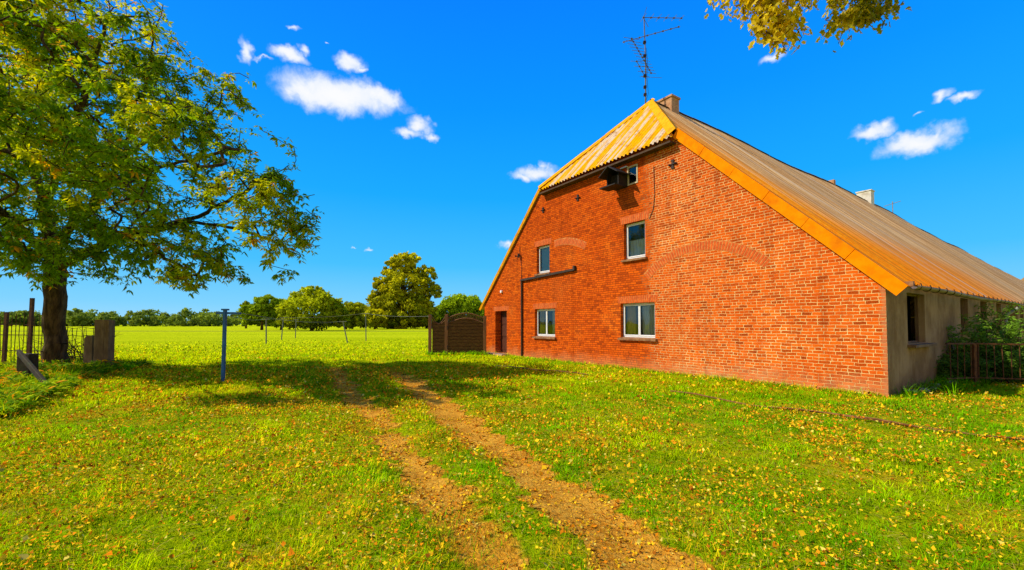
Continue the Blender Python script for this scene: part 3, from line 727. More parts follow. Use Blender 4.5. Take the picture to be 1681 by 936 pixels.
RX = -HW/2; RZ = ZE+HW/2; AY = 3.30; OV = .10           # ridge, apex setback, overhang
PITCH = .177
def ridge_z(y): return RZ+.06 - (max(0, y-25)/90)*2.0 - .05*math.sin(y*.5) * min(1, y/6) + .06*math.sin(y*.21+1)*min(1, y/6)
def main_roof(side_sign, y_from, wave=True):
    """columns over y, each running eave -> ridge or eave -> hip line"""
    vs = []; fs = []; rows = 9
    yy = []; y = y_from
    while y < HL+.3:
        yy.append(y); y += PITCH/6 if y < 40 else PITCH/2
    for y in yy:
        top = 1. if y >= AY else (y+OV)/(AY+OV)
        xe = OV+.06 if side_sign > 0 else -HW-OV-.06
        ze = ZE-(OV+.06)+.07
        xt_full, zt_full = RX, ridge_z(y)
        xh = -(XH) if side_sign > 0 else -(HW-XH)
        xt = xh+(RX-xh)*top; zt = (ZH+.07)+(zt_full-(ZH+.07))*top if y < AY else zt_full
        a = 2*PI*y/PITCH; wv = .03*math.sin(a)
        for j in range(rows):
            t = j/(rows-1); st_ = .0
            x_ = xe+(xt-xe)*t; z_ = ze+(zt-ze)*t
            # sheet laps
            d = math.hypot(x_-xe, z_-ze); lap = .012*(1-((d/2.3) % 1))
            off = wv+lap-.025*math.sin(min(1, t*1.)*PI)*(.5+.5*math.sin(y*.13))
            nx_ = .707*side_sign; vs.append((x_+nx_*off, y, z_+.707*off))
    nC = len(yy)
    for i in range(nC-1):
        for j in range(rows-1):
            a = i*rows+j; fs.append((a, a+rows, a+rows+1, a+1) if side_sign > 0 else (a, a+1, a+rows+1, a+rows))
    return mesh_obj('roof', vs, fs, M_roof, house, smooth=True)
roof_r = main_roof(1, -OV); roof_l = main_roof(-1, -OV)
# half hip
vs = []; fs = []; cols = []; x_ = -(HW-XH)-.05
while x_ < -XH+.06: cols.append(x_); x_ += PITCH/6
for x_ in cols:
    s_ = min(1, max(0, (abs(x_-RX))/((HW/2-XH)))); tmax = 1-s_
    a = 2*PI*x_/PITCH; wv = .034*math.sin(a)
    yb, zb = -OV-.16, ZH-.22+.10; yt, zt = AY, ridge_z(AY)+.0
    for j in range(7):
        t = tmax*j/6; off = wv+.02
        vs.append((x_, yb+(yt-yb)*t-.707*off, zb+(zt-zb)*t+.707*off))
for i in range(len(cols)-1):
    for j in range(6): a = i*7+j; fs.append((a, a+7, a+8, a+1))
hip = mesh_obj('hip_roof', vs, fs, M_hip, house, smooth=True); hip['label'] = 'half hip of yellow and pale striped corrugated sheets'
# trims
M_trim = worn('orange_trim', (.92, .235, .0), (.98, .29, .001), rough=.8, spec=.03, scale=5, grime=(.50, .11, .004), grime_amt=.6, bump=.08)
M_trimy = worn('yellow_cap', (.86, .33, .002), (.95, .43, .01), scale=7, grime=(.48, .17, .01), grime_amt=.8, spec=.03)
M_under = worn('dark_timber', (.06, .03, .012), (.10, .055, .02))
def rake(side_sign, h=.34, t0=-OV-.10, mat=M_trim):
    mb = MB(); xe = .36 if side_sign > 0 else -HW-.36; xt = -XH+.02 if side_sign > 0 else -(HW-XH)-.02
    ze = ZE-.36+.10; zt = ZH+.08; n = 6; sx = side_sign
    for i in range(n):
        a = i/n; b = (i+1)/n-.0015; lift = .004*(i % 2)
        xa, za, xb, zb = xe+(xt-xe)*a, ze+(zt-ze)*a, xe+(xt-xe)*b, ze+(zt-ze)*b
        nx_, nz_ = .707*sx, .707
        q = lambda x, z, dn, y: (x+nx_*dn, y-lift, z+nz_*dn)
        sec = lambda x, z: [q(x, z, .06+lift, .16), q(x, z, .07+lift, t0), q(x, z, .07-h, t0+.03), q(x, z, .05-h, t0+.03), q(x, z, .05, t0+.02), q(x, z, .045, .16)]
        A, B = sec(xa, za), sec(xb, zb)
        for j in range(6): mb.poly([A[j], A[(j+1) % 6], B[(j+1) % 6], B[j]])
        mb.poly(A); mb.poly(B[::-1])
    return mb.build('verge_trim', mat, house)
rake(1, .27, -OV-.05); rake(-1, .10, -OV-.03, M_trimy)
# hip caps
for sx in (1, -1):
    xh = -XH+.04 if sx > 0 else -(HW-XH)-.04
    mb = MB(); P0 = Vector((xh, -OV-.12, ZH+.05)); P1 = Vector((RX, AY, ridge_z(AY)+.05))
    d = (P1-P0).normalized(); outw = Vector((0, -1, 1)).normalized(); o2 = Vector((sx, 0, 1)).normalized()
    s1 = d.cross(outw).normalized()*(1 if d.cross(outw).dot(Vector((-sx, 0, 0))) > 0 else -1); s2 = d.cross(o2).normalized(); s2 = s2 if s2.y > 0 else -s2
    wd_ = .24
    for i in range(5):
        a = P0+(P1-P0)*(i/5); b = P0+(P1-P0)*((i+1.03)/5); l = Vector((0, 0, .012*(i % 2)+.03))
        A = [a+s1*wd_+outw*.005+l*.4, a+l+Vector((0, 0, .05)), a+s2*wd_+o2*.005+l*.4]; B = [b+s1*wd_+outw*.005+l*.4, b+l+Vector((0, 0, .05)), b+s2*wd_+o2*.005+l*.4]
        dn = Vector((0, 0, -.02))
        mb.poly([A[0], A[1], B[1], B[0]]); mb.poly([A[1], A[2], B[2], B[1]])
        mb.poly([A[0]+dn, B[0]+dn, B[1]+dn, A[1]+dn]); mb.poly([A[1]+dn, B[1]+dn, B[2]+dn, A[2]+dn]); mb.poly([A[0], A[0]+dn, A[1]+dn, A[1]]); mb.poly([A[1], A[1]+dn, A[2]+dn, A[2]])
        mb.poly([A[0], B[0], B[0]+dn, A[0]+dn]); mb.poly([A[2], A[2]+dn, B[2]+dn, B[2]])
    mb.build('hip_cap', M_trimy, hip)
# ridge cap
mb = MB(); y = AY-.1; i = 0
while y < HL:
    y2 = y+1.1; z1_, z2_ = ridge_z(y)+.07+.012*(i % 2), ridge_z(y2)+.07+.012*((i) % 2)
    for sx in (1, -1):
        mb.poly([(RX, y, z1_+.02), (RX, y2, z2_+.02), (RX+sx*.22, y2, z2_-.17), (RX+sx*.22, y, z1_-.17)])
    y += 1.06; i += 1
mb.build('ridge_cap', worn('dark_ridge', (.16, .08, .03), (.28, .16, .07), scale=3), roof_r)
# soffit timber under hip and verge
mb = MB(); mb.box((-(HW-XH)+.1, -.30, ZH-.30), (-XH-.1, -.003, ZH-.24)); mb.build('soffit_board', M_under, house)
# gutter
M_gut = worn('old_gutter', (.22, .15, .08), (.34, .25, .15), rough=.6, scale=5, grime_amt=.5)
gx, gz = .44, ZE-.20
mb = MB(); K = 8
for (ya, yb) in ((.10, 60.),):
    n = 60; vs = []
    b0 = len(mb.v)
    for i in range(n+1):
        y = ya+(yb-ya)*i/n; sag = .02*math.sin(y*.7)-.0006*y
        for j in range(K+1):
            a = PI+PI*j/K; mb.v.append((gx+.075*math.cos(a), y, gz+sag+.075*math.sin(a)))
    for i in range(n):
        for j in range(K): a = b0+i*(K+1)+j; mb.f.append((a, a+1, a+K+2, a+K+1))
gut = mb.build('gutter', M_gut, house, smooth=True); sd = gut.modifiers.new('thick', 'SOLIDIFY'); sd.thickness = .006
y = .35
while y < 40:
    mb = MB()
    mb.tube([(gx-.085, y, gz+.05)]+[(gx+.083*math.cos(PI+PI*j/6), y, gz+.083*math.sin(PI+PI*j/6)) for j in range(7)]+[(gx+.06, y, gz+.06)], .010, 4); y += .75
    mb.build('gutter_bracket', M_iron, gut)
mb = MB(); mb.box((gx-.12, .0, gz-.02), (gx+.02, .10, gz+.09)); mb.build('gutter_end', M_sill, gut)
for yy_ in (14.6, 20.2, 32.):
    mb = MB(); mb.tube([(gx, yy_, gz-.06), (gx, yy_, gz-.16), (gx-.1, yy_, gz-.26), (.14, yy_, gz-.42), (.10, yy_, gz-.6), (.10, yy_, .2)], .055, 8); mb.build('downpipe', worn('zinc_pipe', (.28, .30, .28), (.4, .42, .38), rough=.45, scale=4), house, smooth=True)
# side windows: timber frames and sills
M_darkin = worn('interior_shade', (.004, .003, .002), (.008, .006, .004))
for k, (y0, y1, z0, z1) in enumerate(S_OPEN[:12]):
    mb = MB(); w_ = .045; X0, X1 = -.19, -.135
    for (ya, yb, za, zb) in ((y0, y0+w_, z0, z1), (y1-w_, y1, z0, z1), (y0+w_, y1-w_, z0, z0+w_), (y0+w_, y1-w_, z1-w_, z1)):
        mb.box((X0, ya+.002, za+.002), (X1, yb-.002, zb-.002))
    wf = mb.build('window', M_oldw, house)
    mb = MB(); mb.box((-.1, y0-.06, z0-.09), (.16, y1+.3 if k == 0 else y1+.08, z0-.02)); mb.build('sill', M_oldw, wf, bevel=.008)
    mb = MB(); mb.poly([(-.42, y0-.2, z0-.3), (-.42, y1+.6, z0-.3), (-.42, y1+.6, z1+.1), (-.42, y0-.2, z1+.1)]); mb.build('dark_interior', M_darkin, wf)  # near-black sheet put behind the opening as the shade inside
# concrete buttress seen beyond the first bay
mb = MB(); mb.box((.003, 16.0, -.1), (.26, 16.5, ZE-.35)); mb.build('pilaster', M_render, house)
# chimneys
M_chim = worn('chimney_brick', (.42, .20, .08), (.55, .30, .14), scale=9, grime=(.16, .08, .04), grime_amt=.5)
M_chimw = worn('chimney_plaster', (.62, .58, .48), (.72, .68, .58), scale=5, grime=(.3, .2, .1), grime_amt=.5)
mb = MB(); mb.box((RX-.45, 4.2, RZ-.8), (RX+.35, 4.75, RZ+.42)); mb.box((RX-.5, 4.15, RZ+.42), (RX+.4, 4.8, RZ+.50)); mb.build('chimney', M_chim, roof_r)
mb = MB(); mb.box((RX-.45, 29.0, RZ-1), (RX+.45, 29.7, RZ+.62)); mb.box((RX-.5, 28.95, RZ+.62), (RX+.5, 29.75, RZ+.70)); mb.build('chimney', M_chimw, roof_r)
mb = MB(); mb.box((RX-.2, 22.6, RZ-.6), (RX+.2, 22.9, RZ+.3)); mb.build('roof_vent', M_chim, roof_r)
mb = MB(); mb.tube([(RX, 36, RZ-.6), (RX, 36, RZ+1.)], .03); mb.tube([(RX-.6, 36, RZ+.7), (RX+.5, 36.2, RZ+.95)], .02); mb.build('roof_bracket', M_gut, roof_r)

def hw(lx, ly, z):      # house local -> world
    P = HR-TT*lx+QQ*ly; return Vector((P[0], P[1], z))

# ---- nest box on the gable (own thing)
nb = empty('nest_box', tuple(hw(-7.45, 0, 6.6)), house.rotation_euler.z, 'black wooden nest box with pitched lid fixed beside the attic window', 'nest box')
M_nb = worn('black_wood', (.012, .009, .006), (.03, .02, .012), rough=.7)
mb = MB(); 
for x_ in (-.28, .24): mb.box((x_, -.50, -.06), (x_+.035, -.006, .42))
mb.box((-.245, -.50, -.06), (.24, -.006, -.02)); mb.box((-.245, -.045, -.02), (.24, -.006, .42)); mb.box((-.245, -.30, -.02), (.24, -.27, .42)); mb.build('body', M_nb, nb)
mb = MB()
for sx in (-1, 1):      # two lid boards meeting at a ridge that runs out from the wall
    A = [(-.02, -.74, .66), (-.02+sx*.44, -.74, .36), (-.02+sx*.44, -.004, .36), (-.02, -.004, .66)]; B = [(x, y, z-.035) for x, y, z in A]
    mb.poly(A); mb.poly(B[::-1])
    for k in range(4): mb.poly([A[k], B[k], B[(k+1) % 4], A[(k+1) % 4]])
mb.poly([(-.30, -.045, .36), (.26, -.045, .36), (-.02, -.045, .62)])
mb.build('lid', M_nb, nb)
mb = MB(); mb.box((-.40, -.76, -.10), (.34, -.26, -.063)); mb.build('perch_board', M_nb, nb)
mb = MB(); mb.box((.0, -.10, .665), (.30, -.01, .69)); mb.build('flashing', M_upvc, nb)

# ---- television antenna (own thing)
AW = hw(-9.02, 3.4, 0); an = empty('roof_antenna', (AW.x, AW.y, 11.0), 0, 'tall television antenna mast with several yagi booms above the roof ridge', 'antenna')
M_al = worn('dull_aluminium', (.10, .10, .07), (.18, .17, .12), rough=.5, metal=.2, scale=3)
mpx = AW.y/F
def ap(px, py): return ((px-1063)*mpx*1.0, 0, 1.6+(532.-py)*mpx-11.0)
mb = MB(); mb.tube([(0, 0, -.3), ap(1064, 100), ap(1062, 15)], [.035, .03, .022], 8); mb.build('mast', M_al, an)
def yagi(p0, p1, n, el, dirv, r=.016):
    mb = MB(); a, b = Vector(ap(*p0)), Vector(ap(*p1)); mb.tube([a, b], r, 5); d = (b-a)
    for i in range(n):
        c = a+d*(i/(n-1)); l = el*(1-.35*i/(n-1)); v = Vector(dirv).normalized()*l
        mb.tube([c-v, c+v], .009, 4)
        mb.box(c-Vector((.035, .02, .03)), c+Vector((.035, .02, .03)))
    mb.build('boom', M_al, an)
yagi((1061, 18), (1125, 19), 6, .45, (.0, .9, .25)); yagi((1028, 60), (1120, 34), 8, .38, (.05, .75, .45)); yagi((1041, 54), (1073, 113), 12, .5, (.85, .5, .22)); yagi((1049, 93), (1063, 119), 4, .35, (.8, .4, .2))
mb = MB(); mb.tube([ap(1067, 0), ap(1061, 18), ap(1069, 34)], .012, 4); mb.build('reflector', M_al, an)
mb = MB(); mb.tube([ap(1054, 119), ap(1091, 121)], .008, 4); mb.build('reflector', M_al, an)
for (a_, b_) in ((61, 8), (84, 10), (118, 8), (137, 9), (150, 7)): 
    mb = MB(); c = Vector(ap(1062.5, a_)); mb.box(c-Vector((.06, .05, .05)), c+Vector((.06, .05, .06)))
    mb.build('clamp', M_iron, an)
mb = MB(); mb.tube([ap(1065.5, 70), ap(1067, 95), ap(1066, 120), ap(1068, 148), ap(1064, 160)], .009, 4); mb.build('cable', M_iron, an)

# ------------------------------------------------------------------ wooden gate fence left of the house
M_brown = worn('brown_fence_wood', (.075, .034, .010), (.16, .075, .025), rough=.7, scale=5, stretch=(1, 1, 6), bump=.4)
M_brownp = worn('brown_post_wood', (.16, .065, .020), (.26, .12, .04), rough=.7, scale=5, stretch=(4, 4, .6), bump=.4)
gy = 22.2
gate = empty('panel_fence', (-2.9, gy, 0), 0, 'dark brown wooden panel fence with arched lattice top beside the house', 'fence')
def gx_(px, y=gy): return (px-840.5)/F*y+2.9
def gz_(py, y=gy): return 1.6+(531.-py)/F*y
for px, top in ((706, 516), (733, 515), (796, 518)):
    mb = MB(); x_ = gx_(px); mb.box((x_-.075, -.075, -.1), (x_+.075, .075, gz_(top))); mb.build('post', M_brownp, gate, bevel=.01)
def panel(x0, x1, topf, zb=.12):
    mb = MB(); n = 14; k = 9
    zt = min(topf(0), topf(1)); hb = (zt-zb)/k
    for i in range(k+4):
        z0 = zb+i*hb; z1 = z0+hb*.90; z1b = z0+hb
        if z0 > max(topf(t/20) for t in range(21)): break
        cols_ = [(x0+(x1-x0)*t/n, topf(t/n)) for t in range(n+1)]
        for j in range(n):
            (xa, ta), (xb, tb) = cols_[j], cols_[j+1]
            a0, a1 = min(z0, ta), min(z1, ta); b0, b1 = min(z0, tb), min(z1, tb)
            if a1-a0 < .002 and b1-b0 < .002: continue
            mb.poly([(xa, -.012, a0), (xb, -.012, b0), (xb, -.045, b1), (xa, -.045, a1)])
            a2, b2 = min(z1b, ta), min(z1b, tb); mb.poly([(xa, .012, a0), (xa, .012, a2), (xb, .012, b2), (xb, .012, b0)])
            mb.poly([(xa, -.012, a0), (xa, .012, a0), (xb, .012, b0), (xb, -.012, b0)])
    return mb
L0, L1, R0, R1 = gx_(708)+.06, gx_(733)-.08, gx_(733)+.08, gx_(796)-.08
tl = lambda t: gz_(527)+.28*((t-.0)**2)*1.4-.0*t if t > .0 else gz_(527)
fl = lambda t: gz_(532)+.32*(2*t-1)**2*.6
panel(L0, L1, fl).build('panel', M_brown, gate)
fr_ = lambda t: gz_(530)+.26*math.sin(PI*t)
panel(R0, R1, fr_).build('panel', M_brown, gate)
mb = MB(); ft = lambda t: gz_(521)+.24*math.sin(PI*t)
for (f_, o_) in ((fr_, 0), (ft, 0)):
    mb.tube([(R0+(R1-R0)*t/16, -.0, f_(t/16)+o_) for t in range(17)], .028, 6)
mb.tube([(L0+(L1-L0)*t/10, 0, fl(t/10)+.02) for t in range(11)], .025, 6)
mb.tube([(L0+(L1-L0)*t/10, 0, gz_(518)-.05-.34*math.sin(PI*min(1, t/10*1.0))) for t in range(11)], .02, 6)
mb.build('rail', M_brownp, gate)
mb = MB()
for i in range(22):
    t = (i+.5)/22
    for s_ in (-.05, .05):
        mb.tube([(R0+(R1-R0)*t, 0, fr_(t)+.01), (R0+(R1-R0)*min(1, max(0, t+s_)), 0, ft(t)-.01)], .009, 4)
mb.build('lattice', M_brownp, gate)
mb = MB(); mb.box((R0-.03, -.09, .3), (R0+.02, -.075, .5)); mb.build('hinge', M_iron, gate); mb = MB(); mb.box((R0-.03, -.09, 1.3), (R0+.02, -.075, 1.5)); mb.build('hinge', M_iron, gate)

# ------------------------------------------------------------------ blue clothes post and the line posts
M_blue = worn('blue_paint', (.004, .085, .19), (.008, .12, .27), rough=.45, spec=.4, scale=8, grime=(.06, .04, .03), grime_amt=.3)
bp = empty('clothes_post', (-7.91, 11.83, 0), 0, 'blue painted metal clothes line post with a T shaped arm', 'clothes post')
mb = MB(); mb.bar((0, 0, -.1), (.02, 0, 1.97), .075, .075); mb.build('pole', M_blue, bp, bevel=.006)
mb = MB(); mb.bar((-.27, .10, 1.905), (.52, -.12, 1.885), .06, .065); mb.build('arm', M_blue, bp, bevel=.005)
mb = MB(); mb.box((-.055, -.06, 1.97), (.10, .06, 2.015)); mb.build('cap', M_blue, bp)
mb = MB()
for t in (-.24, 0.25, .48): mb.tube([(t, -.02-.27*t*.9, 1.86), (t, -.02-.27*t*.9, 1.81), (t+.03, -.02-.27*t*.9, 1.80)], .008, 4)
mb.build('hook', M_iron, bp)
M_grey = worn('galvanised_post', (.10, .11, .08), (.18, .18, .13), rough=.6)
LP = [((-19.53, 34.26), (437, 523), 'upright', 'thin grey line post with a short crossbar nearest the blue post'), ((-23.24, 43.45), (465, 521), 'lean', 'thin grey line post leaning right behind the nearest one'),
      ((-24.67, 49.09), (486, 524), 'upright', 'small far grey line post left of the wide gap'), ((-13.89, 36.46), (563, 527), 'lean', 'thin grey line post leaning left in front of the big tree'),
      ((-13.66, 40.36), (600, 514), 'tall', 'tallest grey line post just left of the big tree')]
tops = []
for (bx, by), (tx, ty), kd, lab in LP:
    r = empty('line_post', (bx, by, 0), 0, lab, 'line post', 'grey posts carrying the clothes lines')
    X_ = (tx-840.5)/F*by-bx; Z_ = 1.6+(531.5-ty)/F*by; tops.append(Vector((bx+X_, by, Z_)))
    mb = MB(); mb.tube([(0, 0, -.1), (X_, 0, Z_)], .05, 6); mb.build('pole', M_grey, r)
    mb = MB(); mb.bar((X_-.35, .1, Z_-.04), (X_+.35, -.1, Z_-.02), .06, .05); mb.build('crossbar', M_grey, r)
M_wire = worn('clothes_wire', (.16, .15, .12), (.22, .21, .17), rough=.5)
def wire(a, b, sag, lab, r=.012):
    a, b = Vector(a), Vector(b); mb = MB(); n = 12
    mb.tube([a.lerp(b, i/n)-Vector((0, 0, sag*4*(i/n)*(1-i/n))) for i in range(n+1)], r, 4)
    o = mb.build('clothes_line', M_wire); props(o, lab, 'clothes line', 'clothes lines strung over the grass'); return o
b0 = Vector((-7.91, 11.83, 0))
wire(b0+Vector((-.2, .09, 1.9)), tops[0]+Vector((-.2, 0, 0)), .15, 'clothes line from the blue post to the nearest grey post', .008)
wire(b0+Vector((.48, -.1, 1.9)), tops[3]+Vector((-.2, 0, 0)), .2, 'clothes line from the blue post to the left leaning grey post', .008)
wire(tops[0], tops[3], .12, 'clothes line between the nearest and the left leaning grey post')
wire(tops[1], tops[4], .15, 'upper clothes line ending at the tallest grey post')
wire(tops[4], Vector((-4.22, 22.2, 2.0)), .12, 'clothes line from the tallest grey post to the brown fence', .010)

# ------------------------------------------------------------------ left: iron fence, timbers
M_rust = worn('rusty_iron', (.06, .025, .012), (.13, .05, .02), rough=.8, scale=14)
fy = 16.8
fe = empty('iron_fence', (-19., fy, 0), 0, 'dark iron bar fence with wavy uprights left of the tree trunk', 'fence')
def fx(px): return (px-840.5)/F*fy+19.
def fz(py): return 1.6+(531.5-py)/F*fy
for px, top in ((9, 512), (50, 489), (-40, 512)):
    mb = MB(); mb.bar((fx(px), 0, -.1), (fx(px+2), 0, fz(top)), .11, .09); mb.build('post', M_rust, fe)
mb = MB()
px = -38
while px < 78:
    if abs(px-9) > 4 and abs(px-50) > 4:
        j = [random.uniform(-1.6, 1.6) for _ in range(4)]
        mb.tube([(fx(px+j[0]), .03, 0.05), (fx(px+j[1]), .03, fz(575)), (fx(px+j[2]), .03, fz(550)), (fx(px+j[3]*.7), .03, fz(random.uniform(514, 521)))], .013, 5)
    px += 6.3
mb.build('bar', M_rust, fe)
mb = MB()
for yy_, x0_, x1_ in ((532, -40, 30), (533, 42, 60), (549, -40, 78), (575, -40, 78)): mb.bar((fx(x0_), 0, fz(yy_)), (fx(x1_), 0, fz(yy_+1)), .035, .03)
mb.build('rail', M_rust, fe)
wf_ = empty('wire_fence', (-16.6, fy-.3, 0), 0, 'sagging wire fence between the tree trunk and the short stone post', 'fence')
mb = MB()
for zz in (1.15, .75, .35, 1.45):
    mb.tube([(-1.3+.18*i, 0, zz+.03*math.sin(i*1.7+zz*9)) for i in range(12)], .012, 4)
for i in range(14):
    xx = -1.3+i*.15; mb.tube([(xx, .01, .05), (xx+random.uniform(-.08, .08), .01, .7), (xx+random.uniform(-.1, .1), .01, 1.4+random.uniform(0, .15))], .010, 4)
mb.build('mesh', M_rust, wf_)
mb = MB(); mb.tube([(.7, 0, -.1), (.7, 0, 1.5)], .035, 6); mb.build('post', M_rust, wf_)
# bramble in the wire fence
br = empty('bramble', (-16.5, 16.4, 0), 0, 'bare tangled bramble stems climbing the wire fence', 'bramble')
mb = MB()
for i in range(46):
    x_, y_ = random.uniform(-1.3, .7), random.uniform(-.2, .2); p = Vector((x_, y_, .0)); d = Vector((random.uniform(-.4, .4), random.uniform(-.15, .15), 1)).normalized(); pts = [p.copy()]
    for k in range(8):
        d = (d+Vector((random.gauss(0, .35), random.gauss(0, .12), random.gauss(-.08, .25)))).normalized(); p = p+d*.2; p.z = max(.03, p.z); pts.append(p.copy())
    mb.tube(pts, [.014*(1-.08*k) for k in range(9)], 4)
mb.build('stems', M_rust, br)
M_stone = worn('weathered_post', (.12, .075, .03), (.22, .15, .065), rough=.9, scale=5, stretch=(1, 1, .4), grime=(.05, .03, .012), grime_amt=.5, bump=.6, bdist=.02)
def rough_post(name, loc, w_, d_, h_, lab, rz=0, chamfer=.0):
    mb = MB(); n = 9; b0_ = 0
    ring = [(-1,-1),(-.33,-1.05),(.33,-1),(1,-1),(1.03,0),(1,1),(0,1.04),(-1,1),(-1.02,0)]
    for i in range(n+1):
        z = -.15+(h_+.15)*i/n
        for (a, b) in ring: mb.v.append((a*w_/2*(1+random.uniform(-.03, .03)), b*d_/2*(1+random.uniform(-.03, .03)), z+(-chamfer*(a < -.5) if i == n else 0)+random.uniform(-.006, .006)))
    K = len(ring)
    for i in range(n):
        for j in range(K): mb.f.append((i*K+j, i*K+(j+1) % K, (i+1)*K+(j+1) % K, (i+1)*K+j))
    mb.f.append(tuple(n*K+j for j in range(K)))
    o = mb.build(name, M_stone); o.location = loc; o.rotation_euler = (0, 0, rz); return o
o = rough_post('gate_post', (-13.86, 14.6, 0), .31, .3, 1.74, '', .05); props(o, 'tall square weathered gate post standing right of the tree trunk', 'post')
o = rough_post('gate_post', (-13.60, 14.56, 0), .14, .26, 1.72, '', .1); props(o, 'narrow plank post standing tight against the tall gate post', 'post')
o = rough_post('gate_post', (-14.36, 14.75, 0), .30, .28, 1.2, '', -.05, .1); props(o, 'short square grey stone post left of the tall gate post', 'post')
M_moss = worn('mossy_timber', (.022, .014, .004), (.045, .030, .008), scale=6, grime=(.035, .05, .006), grime_amt=.6, bump=.6, bdist=.02)
mb = MB(); mb.bar((-10.75, 10.1, .03), (-13.1, 11.45, .86), .07, .14, (0, 0, 1)); o = mb.build('timber_beam', M_moss, bevel=.012); props(o, 'old mossy timber beam leaning in the weeds', 'beam')
mb = MB(); mb.box((-13.55, 11.8, -.1), (-13.2, 12.05, .78)); o = mb.build('timber_block', M_moss, bevel=.02); props(o, 'dark timber block propping the leaning beam', 'block')

# ------------------------------------------------------------------ cable on the ground
M_hose = worn('brown_hose', (.16, .06, .015), (.30, .13, .03), rough=.7, scale=12)
def ground_line(pts, r, lab, nm='ground_cable'):
    P = []; 
    for (a, b) in zip(pts[:-1], pts[1:]):
        n = max(2, int(math.hypot(b[0]-a[0], b[1]-a[1])/.15))
        for i in range(n): t = i/n; P.append((a[0]+(b[0]-a[0])*t, a[1]+(b[1]-a[1])*t))
    P.append(pts[-1]); P = np.array(P); P += (np.stack([vnoise(P[:, 0]*1.5, P[:, 1]*1.5, 71, 2), vnoise(P[:, 0]*1.5, P[:, 1]*1.5, 72, 2)], 1)-.5)*.16
    zz = height(P[:, 0], P[:, 1]); mb = MB(); mb.tube([(a, b, c+.045+.02*math.sin(i*.35)) for i, ((a, b), c) in enumerate(zip(P, zz))], r, 6)
    o = mb.build(nm, M_hose, smooth=True); props(o, lab, 'cable', 'brown cables lying in the grass')
ground_line([(3.67, 10.06), (4.82, 8.37), (5.67, 7.21), (6.1, 6.59), (6.9, 5.85), (8.2, 4.9)], .017, 'long brown cable lying in the grass towards the lower right')
ground_line([(4.9, 8.2), (5.75, 7.08), (6.3, 6.35), (6.98, 5.72), (8.1, 4.75)], .011, 'thinner brown cable lying alongside the long one')
ground_line([(-.6, 16.2), (.4, 15.2), (1.3, 14.4), (2.3, 13.2)], .017, 'short brown cable lying in the shadow before the gable')

# ------------------------------------------------------------------ railing and shrub at the right
M_rail = worn('rust_rail', (.07, .026, .009), (.17, .065, .014), rough=.8, scale=12)
ra = empty('garden_railing', (10.5, 10.5, 0), 0, 'rusty iron garden railing in front of the shrub by the side wall', 'railing')
def rp(px, y): return (px-840.5)/F*y
P0 = Vector((rp(1552, 10.9)-10.5, .4, 1.10)); P1 = Vector((rp(1597, 11.2)-10.5, .7, 1.09)); P2 = Vector((rp(1720, 10.9)-10.5, .4, 1.07)); P3 = Vector((rp(1900, 10.6)-10.5, .1, 1.06))
mb = MB(); mb.bar(P0, P1, .045, .04); mb.bar(P1, P2, .045, .04); mb.bar(P2, P3, .045, .04); mb.build('top_rail', M_rail, ra)
mb = MB(); dz = Vector((0, 0, -.88)); mb.bar(P0+dz, P1+dz, .03, .03); mb.bar(P1+dz, P2+dz, .03, .03); mb.bar(P2+dz, P3+dz, .03, .03); mb.build('bottom_rail', M_rail, ra)
for q in (P1, P2):
    mb = MB(); mb.bar((q.x, q.y, -.1), (q.x+.01, q.y, 1.09), .07, .06); mb.bar((q.x+.10, q.y+.02, -.1), (q.x+.10, q.y+.02, 1.07), .04, .04); mb.build('post', M_rail, ra)
mb = MB()
for A, B, n in ((P0, P1, 4), (P1, P2, 9), (P2, P3, 12)):
    for i in range(n):
        q = A.lerp(B, (i+.5)/n); mb.tube([(q.x, q.y, .22), (q.x+random.uniform(-.02, .02), q.y, q.z)], .011, 5)
mb.build('bars', M_rail, ra)

def leaf_cluster_mesh(P, D, size, col, k=5, droop=.5, aspect=.34, spread=.9):
    """k leaflets fanning from each point P, along direction D"""
    n = len(P); parts_ = []
    for i in range(k):
        a = RNG.uniform(0, 2*PI, n); r_ = np.stack([np.cos(a), np.sin(a), RNG.uniform(-.6, .45, n)], 1)
        d = D*(1-spread*.5)+r_*spread; d[:, 2] -= droop*RNG.uniform(.3, 1.2, n); d /= np.linalg.norm(d, axis=1)[:, None]
        s_ = np.cross(d, np.array((0, 0, 1.))+RNG.normal(0, .45, (n, 3))); s_ /= np.maximum(np.linalg.norm(s_, axis=1)[:, None], 1e-6)
        up = np.cross(s_, d); L = (size*RNG.uniform(.65, 1.25, n))[:, None]; W = L*aspect
        st = P+d*L*.12
        v = np.stack([st, st+d*L*.45+s_*W*.5-up*L*.05, st+d*L*.5+up*L*.03, st+d*L*.45-s_*W*.5-up*L*.05, st+d*L-np.array((0, 0, 1.))*L*.18], 1).reshape(-1, 3)
        T = (np.arange(n)[:, None, None]*5+np.array([(0, 1, 2), (0, 2, 3), (1, 4, 2), (2, 4, 3)])[None]).reshape(-1, 3)
        parts_.append((v, T, np.repeat(col*RNG.uniform(.75, 1.3, (n, 1)), 5, 0)))
    return cat_parts(parts_)

M_leaf = leaf_mat('tree_leaf', .5, rough=.6, spec=.05, up=.35)
M_leafd = leaf_mat('shrub_leaf', .35, rough=.7, spec=.03, up=.3)
